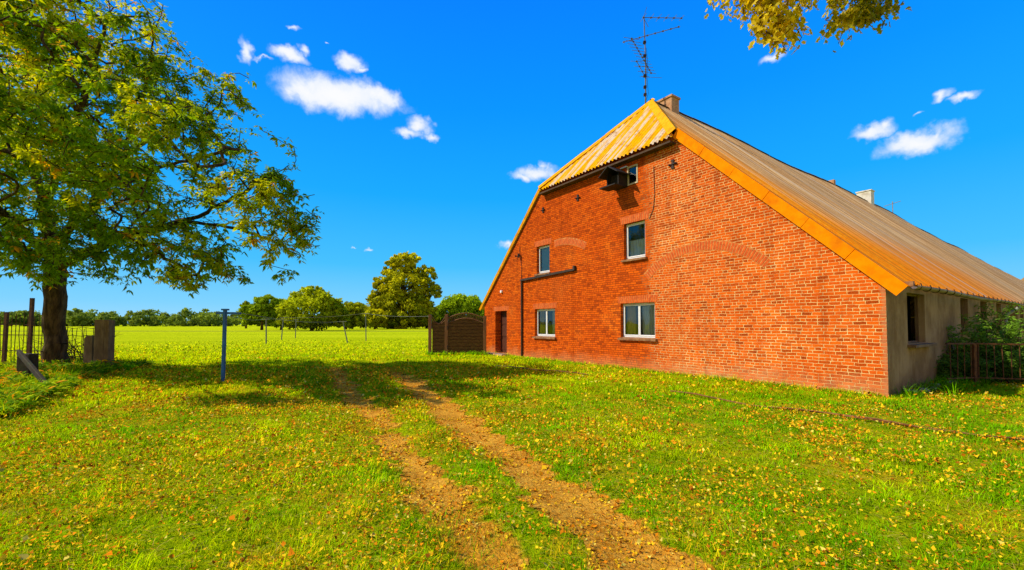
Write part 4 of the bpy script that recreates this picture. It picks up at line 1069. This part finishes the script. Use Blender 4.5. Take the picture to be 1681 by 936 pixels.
# shrub: several arching stems with drooping leaves; climber on the wall
sh = empty('elder_shrub', (13.2, 11.8, 0), 0, 'bushy green shrub with arching shoots between railing and side wall', 'shrub')
P, D = [], []; mb = MB()
def shrub_stems(n, cx, cy, sx, sy, h0, h1):
    for i in range(n):
        p = Vector((random.uniform(-sx, sx)+cx, random.uniform(-sy, sy)+cy, 0)); d = Vector((random.uniform(-.3, .3), random.uniform(-.25, .25), 1)).normalized(); pts = [p.copy()]; h = random.uniform(h0, h1); k = 8
        for j in range(k):
            d = (d+Vector((random.gauss(0, .12), random.gauss(0, .1), -.05*(j > 4)))).normalized(); p = p+d*h/k; pts.append(p.copy())
            for _ in range(5 if j > 1 else 2):
                q = p+Vector((random.gauss(0, .10), random.gauss(0, .10), random.gauss(0, .08))); P.append(tuple(q)); D.append(tuple((d+Vector((random.gauss(0, .6), random.gauss(0, .6), .1))).normalized()))
        mb.tube(pts, [.014*(1-.09*j) for j in range(k+1)], 4)
shrub_stems(20, .1, .4, .5, .4, 1.2, 1.9); shrub_stems(36, .7, .1, 1.2, .6, .5, 1.15); shrub_stems(22, -1.1, .2, .5, .5, .35, .8); shrub_stems(20, 1.8, .5, 1.0, .6, .8, 1.4)
mb.build('stems', M_moss, sh)
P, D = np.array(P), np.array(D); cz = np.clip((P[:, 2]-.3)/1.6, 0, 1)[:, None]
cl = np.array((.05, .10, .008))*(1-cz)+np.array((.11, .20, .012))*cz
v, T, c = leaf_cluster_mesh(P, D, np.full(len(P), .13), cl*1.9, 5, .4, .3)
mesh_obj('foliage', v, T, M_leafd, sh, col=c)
cb = empty('climbing_plant', tuple(hw(.25, 8.9, 0)), 0, 'slim dark climber growing up the side wall between two windows', 'plant')
P, D = [], []; mb = MB()
shrub_stems(9, 0, 0, .18, .15, 2.0, 2.5); shrub_stems(7, .3, -.1, .3, .15, 1.3, 2.)
mb.build('stems', M_moss, cb); P, D = np.array(P), np.array(D)
v, T, c = leaf_cluster_mesh(P, D, np.full(len(P), .11), np.tile((.10, .22, .01), (len(P), 1)), 5, .4, .35); mesh_obj('foliage', v, T, M_leafd, cb, col=c)
# leafy undergrowth on the bank at the left
P = []; D = []
for i in range(2600):
    cy = 6.4+random.random()**.8*10.; edge = np.interp(cy, (6.4, 8, 10, 12, 14.5, 17), (-7.9, -8.8, -10.2, -12., -13.3, -13.7))
    cx = edge-abs(random.gauss(0, 1.4))-.1; nn_ = float(vnoise(np.array([cx*1.1]), np.array([cy*1.1]), 88, 2)[0])
    P.append((cx, cy, .04+.42*random.random()*nn_)); D.append((random.gauss(0, .5), random.gauss(0, .5), .8))
P, D = np.array(P), np.array(D); P[:, 2] += height(P[:, 0], P[:, 1]); kk = RNG.uniform(0, 1, (len(P), 1))
v, T, c = leaf_cluster_mesh(P, D, RNG.uniform(.10, .22, len(P)), np.where(kk < .6, np.array((.15, .30, .003)), np.where(kk < .9, np.array((.42, .52, .003)), np.array((.75, .34, .01)))), 5, .25, .26)
props(mesh_obj('undergrowth', v, T, M_leafd, col=c), 'low leafy undergrowth on the bank below the big tree', 'undergrowth', kind='stuff')
# rubble at wall foot
M_rub = worn('rubble_stone', (.18, .14, .09), (.32, .25, .17), scale=10, bump=.6, bdist=.02)
for i in range(9):
    mb = MB(); r_ = random.uniform(.07, .16); pebble(mb, 0, 0, 0, r_); q = hw(.12+random.uniform(0, .22), 1.0+i*.42+random.uniform(-.1, .1), .04)
    o = mb.build('rubble_stone', M_rub); o.location = q; o.rotation_euler = (0, 0, random.uniform(0, 6))
    props(o, 'grey rubble stone lying at the foot of the rendered side wall', 'stone', 'rubble stones along the side wall')

# ------------------------------------------------------------------ near trees grown towards attractors
def grow_tree(limbs, lobes, n_att, step, seedr, min_gap=.0, shell=.55, pull_up=.0):
    """limbs: list of polylines (first is trunk). returns segments with radii, tips"""
    rg = np.random.default_rng(seedr)
    nodes = []; parent = []
    for li, L in enumerate(limbs):
        L = [np.array(p, float) for p in L]
        if li == 0: prev = -1
        else:
            N = np.array(nodes); prev = int(np.argmin(((N-L[0])**2).sum(1)))
        for a, b in zip(L[:-1], L[1:]):
            m_ = max(1, int(np.linalg.norm(b-a)/step))
            for i in range(m_):
                p = a+(b-a)*(i/m_)
                if li > 0 and i == 0 and a is L[0]: continue
                nodes.append(p+rg.normal(0, .03, 3)*(len(nodes) > 0)); parent.append(prev); prev = len(nodes)-1
        nodes.append(L[-1]); parent.append(prev); prev = len(nodes)-1
    A = []; wsum = np.array([l[1][0]*l[1][1]*l[1][2] for l in lobes]); wsum = wsum/wsum.sum()
    while len(A) < n_att:
        l = lobes[rg.choice(len(lobes), p=wsum)]; c, r = np.array(l[0], float), np.array(l[1], float)
        v = rg.normal(0, 1, 3); v /= np.linalg.norm(v); q = c+v*r*(rg.uniform(0, 1)**(shell))
        nn = vnoise(np.array([q[0]*.8+q[2]*.5]), np.array([q[1]*.8+q[2]*.7]), 91, 2)[0]
        if nn < .455: continue
        A.append(q)
    A = np.array(A); N0 = np.array(nodes)
    d0 = np.array([((N0-a)**2).sum(1).min() for a in A]); A = A[np.argsort(d0)]
    NN = np.zeros((len(nodes)+n_att*14, 3)); NN[:len(nodes)] = N0; cnt = len(nodes); tips = []
    base = NN[0].copy()
    # node path distance from base for penalty
    pd = np.zeros(len(NN))
    for i in range(cnt):
        if parent[i] >= 0: pd[i] = pd[parent[i]]+np.linalg.norm(NN[i]-NN[parent[i]])
    tips_dir = []
    for a in A:
        dv = NN[:cnt]-a; dd_ = np.sqrt((dv**2).sum(1))+.12*pd[:cnt]+1.2*np.maximum(0, dv[:, 2]-.2)*.3
        dd_[:6] += 3
        j = int(np.argmin(dd_)); p = NN[j].copy(); vec = a-p; L = np.linalg.norm(vec)
        if L < .12: continue
        m_ = max(2, min(12, int(L/step))); prev = j
        side_ = rg.normal(0, 1, 3)*.10*L; side_[2] += -.10*L
        pdir = (NN[j]-NN[parent[j]]) if parent[j] >= 0 else np.array((0, 0, 1.)); pdir = pdir/max(1e-6, np.linalg.norm(pdir))
        c1 = p+pdir*L*.35
        for i in range(1, m_+1):
            t = i/m_; q = (1-t)**2*p+2*t*(1-t)*(c1+side_)+t*t*a + (rg.normal(0, .025, 3) if i < m_ else 0)
            NN[cnt] = q; parent.append(prev); pd[cnt] = pd[prev]+L/m_; prev = cnt; cnt += 1
        tips.append(cnt-1)
    NN = NN[:cnt]; parent = np.array(parent)
    load = np.zeros(cnt); ch = np.zeros(cnt, int)
    for i in range(cnt-1, -1, -1):
        if ch[i] == 0: load[i] += 1
        if parent[i] >= 0: load[parent[i]] += load[i]; ch[parent[i]] += 1
    return NN, parent, load, np.array(tips)
def tree_mesh(NN, parent, load, r_tip, r_exp, flare=0., k=6):
    r = r_tip*load**r_exp; n = len(NN)
    # order-safe because parents come first
    D = np.zeros((n, 3)); 
    for i in range(n):
        if parent[i] >= 0: D[i] = NN[i]-NN[parent[i]]
    D[0] = (0, 0, 1); D /= np.maximum(np.linalg.norm(D, axis=1)[:, None], 1e-6)
    ref = np.where(np.abs(D[:, 2:3]) > .9, np.array((1., 0, 0)), np.array((0, 0, 1.)))
    A = np.cross(D, ref); A /= np.linalg.norm(A, axis=1)[:, None]; B = np.cross(D, A)
    idx_ = np.where(parent >= 0)[0]; par = parent[idx_]
    rp_ = np.minimum(r[par], r[idx_]*1.35)
    rp_ = np.where(load[idx_] > load[par]*.5, r[par], rp_)
    ang = np.arange(k)*2*PI/k
    ring = lambda c, rr, ii: c[:, None, :]+(A[ii][:, None, :]*np.cos(ang)[None, :, None]+B[ii][:, None, :]*np.sin(ang)[None, :, None])*rr[:, None, None]
    R0 = ring(NN[par], rp_, idx_); R1 = ring(NN[idx_]+D[idx_]*r[idx_][:, None]*.3, r[idx_], idx_)
    Vv = np.concatenate([R0, R1], 1).reshape(-1, 3); m_ = len(idx_)
    q = np.array([(j, (j+1) % k, k+(j+1) % k, k+j) for j in range(k)])
    Q_ = (np.arange(m_)[:, None, None]*2*k+q[None]).reshape(-1, 4)
    return Vv, Q_, r
m, nt, out = new_mat('bark'); p = objc(nt)
n1 = nt.noise(nt.scalev(p, (1, 1, .22)), 9, 6, .7); n2 = nt.noise(p, 1.3, 3, .6)
c = nt.mix(nt.remap(n1, .35, .65), (.030, .018, .008), (.13, .080, .030)); c = nt.mix(nt.remap(n2, .5, .7, 0, .4), c, (.07, .08, .015))
principled(nt, out, c, .95, .1, nt.bump(n1, 1., .05)); M_bark = m

def px3(px, py, y): return ((px-840.5)/F*y, y, 1.6+(531.8-py)/F*y)
T0 = (-16.67, 15.75, -.1)
limbs = [
 [T0, (-16.65, 15.7, 1.2), (-16.6, 15.6, 2.6), (-16.45, 15.5, 3.8), (-16.6, 15.3, 5.2), (-16.9, 15.1, 6.8), (-17.5, 15, 8.6), (-18.1, 14.8, 10.6), (-18.4, 14.6, 12.6)],
 [(-16.5, 15.5, 3.6), px3(150, 408, 15.1), px3(205, 385, 14.8), px3(270, 371, 14.3), px3(335, 350, 13.8), px3(380, 322, 13.4), px3(430, 292, 13.), px3(470, 268, 12.8)],
 [px3(300, 362, 14.1), px3(380, 372, 13.4), px3(440, 392, 12.9), px3(490, 415, 12.6)],
 [(-16.5, 15.4, 4.4), px3(150, 330, 14.8), px3(190, 262, 14.3), px3(240, 222, 13.8), px3(300, 200, 13.4), px3(350, 170, 13.)],
 [px3(165, 300, 14.6), px3(230, 275, 13.8), px3(300, 262, 13.2), px3(360, 245, 12.8)],
 [(-16.7, 15.2, 5.8), px3(110, 200, 14.4), px3(135, 130, 14.), px3(150, 60, 13.6), px3(160, 10, 13.4)],
 [px3(190, 262, 14.3), px3(215, 190, 14.), px3(232, 120, 13.7), px3(240, 50, 13.4)],
 [(-16.5, 15.4, 4.0), (-16.2, 14.2, 4.6), (-15.4, 12.6, 5.2), (-14.4, 10.8, 6.0)],
 [(-16.6, 15.3, 5.), (-18.4, 14.6, 5.8), (-20.5, 14., 6.8), (-22.5, 13.6, 8.)],
 [(-16.6, 15.5, 4.6), (-17.8, 16.6, 5.6), (-19., 17.6, 7.2)],
 [(-16.5, 15.4, 3.9), px3(60, 420, 14.6), px3(20, 400, 13.8), px3(-30, 390, 13.)],
 [px3(215, 382, 14.7), px3(250, 410, 13.8), px3(300, 440, 13.2)],
]
lobes = [
 (px3(425, 320, 12.9), (1.75, 2.2, 2.0)), (px3(475, 300, 12.8), (.75, 1.4, 1.1)), (px3(470, 385, 12.7), (1.15, 1.6, 1.15)), (px3(400, 400, 13.2), (1.5, 2., 1.0)),
 (px3(335, 220, 13.2), (1.5, 2.4, 2.2)), (px3(290, 150, 13.3), (1.3, 2.2, 1.6)), (px3(320, 330, 13.), (2.2, 2.6, 1.6)),
 (px3(205, 90, 13.6), (1.6, 3., 2.4)), (px3(200, 250, 13.), (2.6, 3.6, 2.8)), (px3(90, 60, 14.), (3.2, 3.6, 3.2)), (px3(60, 250, 13.), (3.2, 4.2, 3.2)),
 (px3(80, 385, 12.8), (2.6, 3., 1.35)), (px3(15, 440, 12.5), (1.7, 2., .75)), (px3(230, 410, 13.), (2., 2.2, .95)), (px3(175, 455, 14.), (.9, 1.2, .45)),
 ((-10.6, 10.3, 6.4), (2.2, 1.8, 2.)), ((-9.0, 10.6, 5.4), (1.5, 1.6, 1.3)), ((-8.6, 9.6, 6.2), (1.5, 1.3, 1.5)), ((-11.8, 9.0, 7.), (2., 1.3, 2.)), ((-12.6, 8.4, 6.6), (1.9, 1.3, 1.9)), ((-11.6, 8.2, 8.6), (1.7, 1.2, 1.7)), (px3(505, 370, 12.7), (.7, 1.2, .9)), (px3(345, 435, 13.), (1.3, 1.8, .7)), (px3(255, 460, 13.5), (.9, 1.2, .5)), (px3(450, 345, 12.9), (1.5, 2., 1.4)), (px3(380, 170, 13.), (.9, 1.4, 1.1)), ((-19.5, 14.5, 8.), (4., 4., 4.5)), ((-17.5, 14.5, 12.), (3., 3.2, 2.6)), (px3(300, 455, 13.3), (.9, 1., .35)), (px3(440, 450, 12.8), (.85, 1., .35)),  # near lobes, partly out of view, added so the crown shadow reaches nearer
]
NN, par, load, tips = grow_tree(limbs, [(c_, (r_[0], r_[1]*.85, r_[2])) for c_, r_ in lobes], 4000, .30, 5, shell=.42)
tree = empty('ash_tree', (0, 0, 0), 0, 'large leafy broad tree with spreading limbs standing by the iron fence', 'tree')
Vt, Qt, rr = tree_mesh(NN, par, load, .010, .472)
# trunk flare
fl_ = np.clip(1-(Vt[:, 2])/1.0, 0, 1)**2*(np.hypot(Vt[:, 0]+16.67, Vt[:, 1]-15.75) < 1.2)
Vt[:, 0] += (Vt[:, 0]+16.67)*fl_*.35; Vt[:, 1] += (Vt[:, 1]-15.75)*fl_*.35
nshift = np.array(T0)*1.
def split_thick(Vv, Qq, k, par_, rr_, thr):
    idx_ = np.where(par_ >= 0)[0]; th = rr_[idx_] > thr; m_ = np.repeat(th, k); return Qq[m_], Qq[~m_]
Qa, Qb = split_thick(Vt, Qt, 6, par, rr, .11)
def sub_mesh(name, Vv, Qq, mat, parent):
    u_, inv_ = np.unique(Qq.ravel(), return_inverse=True); return mesh_obj(name, Vv[u_], inv_.reshape(Qq.shape), mat, parent, smooth=True)
sub_mesh('trunk', Vt, Qa, M_bark, tree); sub_mesh('branches', Vt, Qb, M_bark, tree)
def tip_leaves(NN, par, load, tips, per, size, jit, colf, k=5, droop=.55, aspect=.33, depthback=5):
    P, D = [], []
    for t in tips:
        j = t; 
        for b in range(depthback):
            if j < 0 or par[j] < 0 or load[j] > 6: break
            d = NN[j]-NN[par[j]]; L = np.linalg.norm(d)
            for _ in range(per if b else per+1):
                P.append(NN[j]-d*RNG.uniform(0, 1)+RNG.normal(0, jit, 3)); D.append(d/max(L, 1e-6))
            j = par[j]
    P, D = np.array(P), np.array(D); return leaf_cluster_mesh(P, D, np.full(len(P), size)*RNG.uniform(.7, 1.25, len(P)), colf(P), k, droop, aspect)
def ash_col(P):
    n = len(P); k = RNG.uniform(0, 1, (n, 1))
    g_ = vnoise(P[:, 0]*.9+P[:, 2]*.6, P[:, 1]*.9+P[:, 2]*.8, 95, 3)[:, None]
    yl = np.clip((g_-.45)*3+(P[:, 2:3]-7.5)*.07+(k-.5)*.7, 0, 1)
    c = np.array((.22, .38, .002))*(1-yl)+np.array((.80, .76, .003))*yl
    c = np.where(k > .965, np.array((.8, .42, .01)), c)
    return c
v, T, c = tip_leaves(NN, par, load, tips, 2, .148, .085, ash_col, 5, .45, .38, 4)
mesh_obj('foliage', v, T, M_leaf, tree, col=c)
print('near tree leaves', len(T), 'branch', len(Qt))

# overhanging branch of a tree standing behind the viewpoint, upper right
ob = empty('maple_tree', (9.0, -2.5, 0), 0, 'drooping branches of golden green autumn leaves hanging in from the top', 'tree')
lb = [[(9., -2.5, -.1), (9., -2.4, 2.5), (8.8, -2., 5.), (8.2, -1., 7.2), (7.3, 1., 8.5), (6.2, 3., 8.6), (5.2, 4.6, 8.2)],
      [(6.2, 3., 8.6), (5., 4.4, 7.6), px3(1300, -50, 5.6), px3(1270, 10, 5.6), px3(1245, 50, 5.6)],
      [(5.2, 4.6, 8.2), px3(1420, -60, 5.8), px3(1425, 10, 5.9)], [(8.2, -1., 7.2), (9.5, .5, 9.)], [(8.8, -2., 5.), (10.5, -3.5, 8.5)]]
lo = [(px3(1215, 8, 5.6), (.30, .4, .32)), (px3(1235, 45, 5.6), (.22, .3, .22)), (px3(1280, 20, 5.6), (.42, .4, .36)), (px3(1290, 60, 5.6), (.22, .3, .15)), (px3(1320, 30, 5.6), (.15, .25, .2)), (px3(1420, 8, 5.9), (.46, .5, .34)), (px3(1460, 5, 5.9), (.34, .4, .26)), (px3(1195, 10, 5.6), (.14, .3, .26)), (px3(1305, 50, 5.6), (.24, .3, .26)), (px3(1385, 25, 5.9), (.22, .3, .24)),
      (px3(1300, -60, 5.6), (1.1, .8, .4)), (px3(1440, -60, 5.9), (.8, .6, .4)), ((8.6, -.8, 9.2), (1.2, 1.6, .9)), (px3(1215, -30, 5.6), (.3, .4, .2))]
N2, p2, l2, t2 = grow_tree(lb, lo, 900, .12, 9, shell=.45)
Vt, Qt, rr2 = tree_mesh(N2, p2, l2, .0045, .58); off = np.array((9., -2.5, 0))
Qa, Qb = split_thick(Vt, Qt, 6, p2, rr2, .09); sub_mesh('trunk', Vt-off, Qa, M_bark, ob); sub_mesh('branches', Vt-off, Qb, M_bark, ob)
def maple_col(P):
    n = len(P); k = RNG.uniform(0, 1, (n, 1)); gd = np.clip((4.6-P[:, 0:1])*.35+.35+(k-.5)*.9, 0, 1)
    return np.array((.26, .28, .004))*(1-gd)+np.array((.88, .66, .006))*gd
def broad_leaf(P, D, size, col):
    n = len(P); a = RNG.uniform(0, 2*PI, n); d = np.stack([np.cos(a)*.7, np.sin(a)*.7, -RNG.uniform(.3, 1.1, n)], 1)+D*.2; d /= np.linalg.norm(d, axis=1)[:, None]
    s_ = np.cross(d, RNG.normal(0, 1, (n, 3))); s_ /= np.linalg.norm(s_, axis=1)[:, None]; up = np.cross(s_, d); L = size[:, None]
    pr_ = [(0, 0), (.22, .26), (.48, .16), (.62, .36), (.74, .16), (1., 0), (.74, -.16), (.62, -.36), (.48, -.16), (.22, -.26)]
    v = [P+d*L*.5]; 
    for (t, w_) in pr_: v.append(P+d*L*t+s_*L*w_*1.05+up*L*abs(w_)*.35)
    v = np.stack(v, 1).reshape(-1, 3); m_ = len(pr_)
    tri = np.array([(0, 1+i, 1+(i+1) % m_) for i in range(m_)]); T = (np.arange(n)[:, None, None]*(m_+1)+tri[None]).reshape(-1, 3)
    return v, T, np.repeat(col, m_+1, 0)
P, D = [], []
for t in t2:
    j = t
    for b in range(5):
        if p2[j] < 0: break
        d = N2[j]-N2[p2[j]]
        for _ in range(5): P.append(N2[j]-d*RNG.uniform(0, 1)+RNG.normal(0, .05, 3)); D.append(d/max(np.linalg.norm(d), 1e-6))
        j = p2[j]
P, D = np.array(P), np.array(D)
v, T, c = broad_leaf(P, D, RNG.uniform(.06, .115, len(P)), maple_col(P)*RNG.uniform(.7, 1.25, (len(P), 1)))
mesh_obj('foliage', v-off, T, leaf_mat('maple_leaf', .4, rough=.5, spec=.25), ob, col=c)

# ------------------------------------------------------------------ distant trees
def far_tree(name, base, lobes_, n_clump, per, size, c_lo, c_hi, lab, group=None, trunk_h=None, tr=.4, clump=.22, seedr=1, trunk=True, cat='tree', kind=None, gain=(3.0, 2.85, .8)):
    rg = np.random.default_rng(seedr); P = []; C = []
    bx, by = base; vol = np.array([l[1][0]*l[1][2] for l in lobes_]); vol = vol/vol.sum()
    zmin = min(l[0][2]-l[1][2] for l in lobes_); zmax = max(l[0][2]+l[1][2] for l in lobes_)
    for _ in range(n_clump):
        l = lobes_[rg.choice(len(lobes_), p=vol)]; c, r = np.array(l[0], float), np.array(l[1], float)
        v = rg.normal(0, 1, 3); v /= np.linalg.norm(v); q = c+v*r*rg.uniform(.55, 1.)**.5
        cr = clump*min(r)*rg.uniform(.6, 1.5); w_ = rg.normal(0, 1, (per, 3)); w_ /= np.linalg.norm(w_, axis=1)[:, None]; w_ *= (rg.uniform(0, 1, (per, 1))**.4)*cr; w_[:, 2] *= .75
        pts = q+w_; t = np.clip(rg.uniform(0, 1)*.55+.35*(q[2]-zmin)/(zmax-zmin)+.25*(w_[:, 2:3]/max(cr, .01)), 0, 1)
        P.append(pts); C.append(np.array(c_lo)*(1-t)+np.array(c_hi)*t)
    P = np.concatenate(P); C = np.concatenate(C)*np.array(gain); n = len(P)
    a = rg.normal(0, 1, (n, 3)); a /= np.linalg.norm(a, axis=1)[:, None]; b = np.cross(a, rg.normal(0, 1, (n, 3))); b /= np.linalg.norm(b, axis=1)[:, None]
    s_ = (size*rg.uniform(.5, 1.4, n))[:, None]
    v = np.stack([P-a*s_*.6, P-b*s_*.35, P+a*s_*.6, P+b*s_*.35], 1).reshape(-1, 3); q_ = np.arange(n*4).reshape(n, 4)
    col_ = np.repeat(C*rg.uniform(.7, 1.35, (n, 1)), 4, 0)
    off_ = np.array((bx, by, 0.))
    if kind:
        o_ = mesh_obj(name, v, q_, M_far, None, col=col_); return props(o_, lab, cat, group, kind)
    e = empty(name, (bx, by, 0), 0, lab, cat, group)
    mesh_obj('foliage', v-off_, q_, M_far, e, col=col_)
    if trunk:
        mb = MB(); th = trunk_h or zmax*.55
        mb.tube([(0, 0, -.3), (tr*.3, 0, th*.4), (0, 0, th), (tr*.5, 0, zmax*.8)], [tr*1.3, tr, tr*.7, tr*.15], 8)
        for l in lobes_[:9]:
            c = np.array(l[0])-off_; h0 = min(th*rg.uniform(.35, .9), c[2]); mb.tube([(0, 0, h0), tuple(np.array((0, 0, h0))*.45+c*.55+np.array((0, 0, .3))), tuple(c)], [tr*.5, tr*.3, tr*.08], 5)
        mb.build('trunk', M_bark, e, smooth=True)
    return e
M_far = leaf_mat('far_foliage', .3, rough=.8, spec=.03, up=.35)
def lob(px, py, y, rx, ry=None): # half sizes in photo pixels at that distance
    s_ = y/F; return (px3(px, py, y), (rx*s_, rx*s_*.9, (ry or rx)*s_))
Yb = 138.
big = [lob(660, 505, Yb, 46, 28), lob(668, 470, Yb, 36, 30), lob(640, 462, Yb, 20), lob(625, 492, Yb, 18, 22), lob(667, 430, Yb, 17, 18), lob(698, 455, Yb, 17, 19), lob(640, 438, Yb, 11, 10), lob(655, 425, Yb-2, 12, 11), lob(680, 427, Yb, 12, 11), lob(708, 478, Yb, 14, 15), lob(620, 465, Yb, 9, 10), lob(700, 512, Yb, 18, 20), lob(622, 515, Yb, 22, 20), lob(660, 520, Yb, 45, 20)]
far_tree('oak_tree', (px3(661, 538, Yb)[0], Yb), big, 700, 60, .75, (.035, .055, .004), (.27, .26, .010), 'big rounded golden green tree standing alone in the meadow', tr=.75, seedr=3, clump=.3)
spec = [ # base px, y, lobes, label, name
 ('willow_tree', 512, 101., [(512, 512, 40, 28), (488, 496, 16, 16), (530, 495, 18, 18), (508, 484, 14, 13), (548, 512, 16, 22), (474, 516, 17, 22), (520, 480, 9, 8), (540, 502, 12, 14), (560, 522, 12, 16), (496, 478, 7, 7)], 'wide bushy golden green tree left of the grey line posts', (.035, .06, .004), (.24, .27, .01)),
 ('field_maple', 430, 112., [(430, 514, 17, 18), (424, 502, 12, 13), (443, 499, 14, 13), (408, 517, 14, 17), (450, 514, 10, 20), (433, 492, 6, 5)], 'bushy tree right behind the blue post', (.03, .055, .004), (.15, .21, .01)),
 ('field_maple', 462, 118., [(462, 518, 18, 20), (458, 504, 12, 12), (472, 502, 10, 10)], 'small tree between the two bushy golden trees', (.035, .06, .004), (.16, .21, .01)),
 ('field_maple', 404, 150., [(404, 512, 8, 14), (402, 502, 6, 7)], 'slim dull green tree at the left end of the grove', (.03, .05, .006), (.15, .18, .012)),
 ('field_maple', 568, 124., [(572, 518, 16, 19), (574, 508, 12, 12), (588, 516, 14, 17)], 'low bush right of the wide golden tree', (.03, .045, .004), (.18, .20, .01)),
 ('field_maple', 592, 160., [(592, 514, 12, 16), (590, 504, 8, 7)], 'dim rounded tree behind the tallest line post', (.03, .05, .006), (.13, .16, .012)),
 ('field_maple', 615, 132., [(612, 522, 14, 14), (626, 524, 12, 12)], 'yellow green bush at the left foot of the big tree', (.05, .07, .004), (.28, .28, .01)),
 ('hedge_tree', 752, 150., [(755, 508, 32, 22), (775, 500, 16, 15), (735, 512, 18, 17), (755, 495, 14, 11)], 'rounded green tree behind the brown panel fence', (.035, .065, .004), (.17, .24, .012)),
 ('hedge_tree', 800, 160., [(805, 515, 20, 18), (825, 520, 18, 14)], 'green tree mostly hidden behind the house corner', (.03, .055, .004), (.14, .2, .012)),
 ('hedge_tree', 715, 165., [(715, 520, 16, 14), (700, 522, 14, 13)], 'dark bush in the gap right of the big tree', (.02, .035, .003), (.09, .13, .01)),
]
for i, (nm, bpx, yy_, ls, lab, c0, c1) in enumerate(spec):
    L = [lob(a, b, yy_, rx, ry) for (a, b, rx, ry) in ls]; ar = sum(rx*ry for (_, _, rx, ry) in ls)
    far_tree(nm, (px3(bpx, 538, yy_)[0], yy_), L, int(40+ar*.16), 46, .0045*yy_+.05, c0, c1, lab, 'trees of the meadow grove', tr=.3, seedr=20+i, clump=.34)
# hedge under the grove
L = []
for px in range(555, 800, 9): L.append(lob(px, 529+random.uniform(-2, 2), 142., 8, 7.5))
far_tree('hedge', (px3(680, 538, 142)[0], 142.), L, 420, 30, .6, (.008, .014, .002), (.05, .07, .006), 'dark low hedge running behind the big tree', seedr=77, trunk=False, cat='hedge', clump=.5)
# distant wood: one mass
L = []
px = -60.
while px < 640:
    h_ = random.uniform(9, 21)*(1.1 if px < 420 else .9); yy_ = random.uniform(262, 300); L.append(lob(px, 532-h_*.45, yy_, random.uniform(7, 14), h_*.62)); px += random.uniform(4, 10)
far_tree('woodland', (0, 280), L, 1500, 34, 1.25, (.030, .055, .028), (.13, .17, .05), 'distant line of green woodland along the horizon', seedr=78, trunk=False, cat='woodland', kind='stuff', clump=.45)  # hazy distance tint painted into these foliage colours
# a second screen of trees further round the horizon
L = []
for side_ in (-1, 1):
    px = 640.
    while px < 2400:
        yy_ = random.uniform(300, 330); h_ = random.uniform(8, 13); q = 840+side_*px; L.append(lob(q, 532-h_*.45, yy_, random.uniform(9, 18), h_*.6)); px += random.uniform(8, 16)
far_tree('woodland', (0, 310), L, 900, 26, 1.6, (.03, .06, .02), (.15, .2, .035), 'distant woodland beyond the house', seedr=79, trunk=False, cat='woodland', kind='stuff', clump=.5)
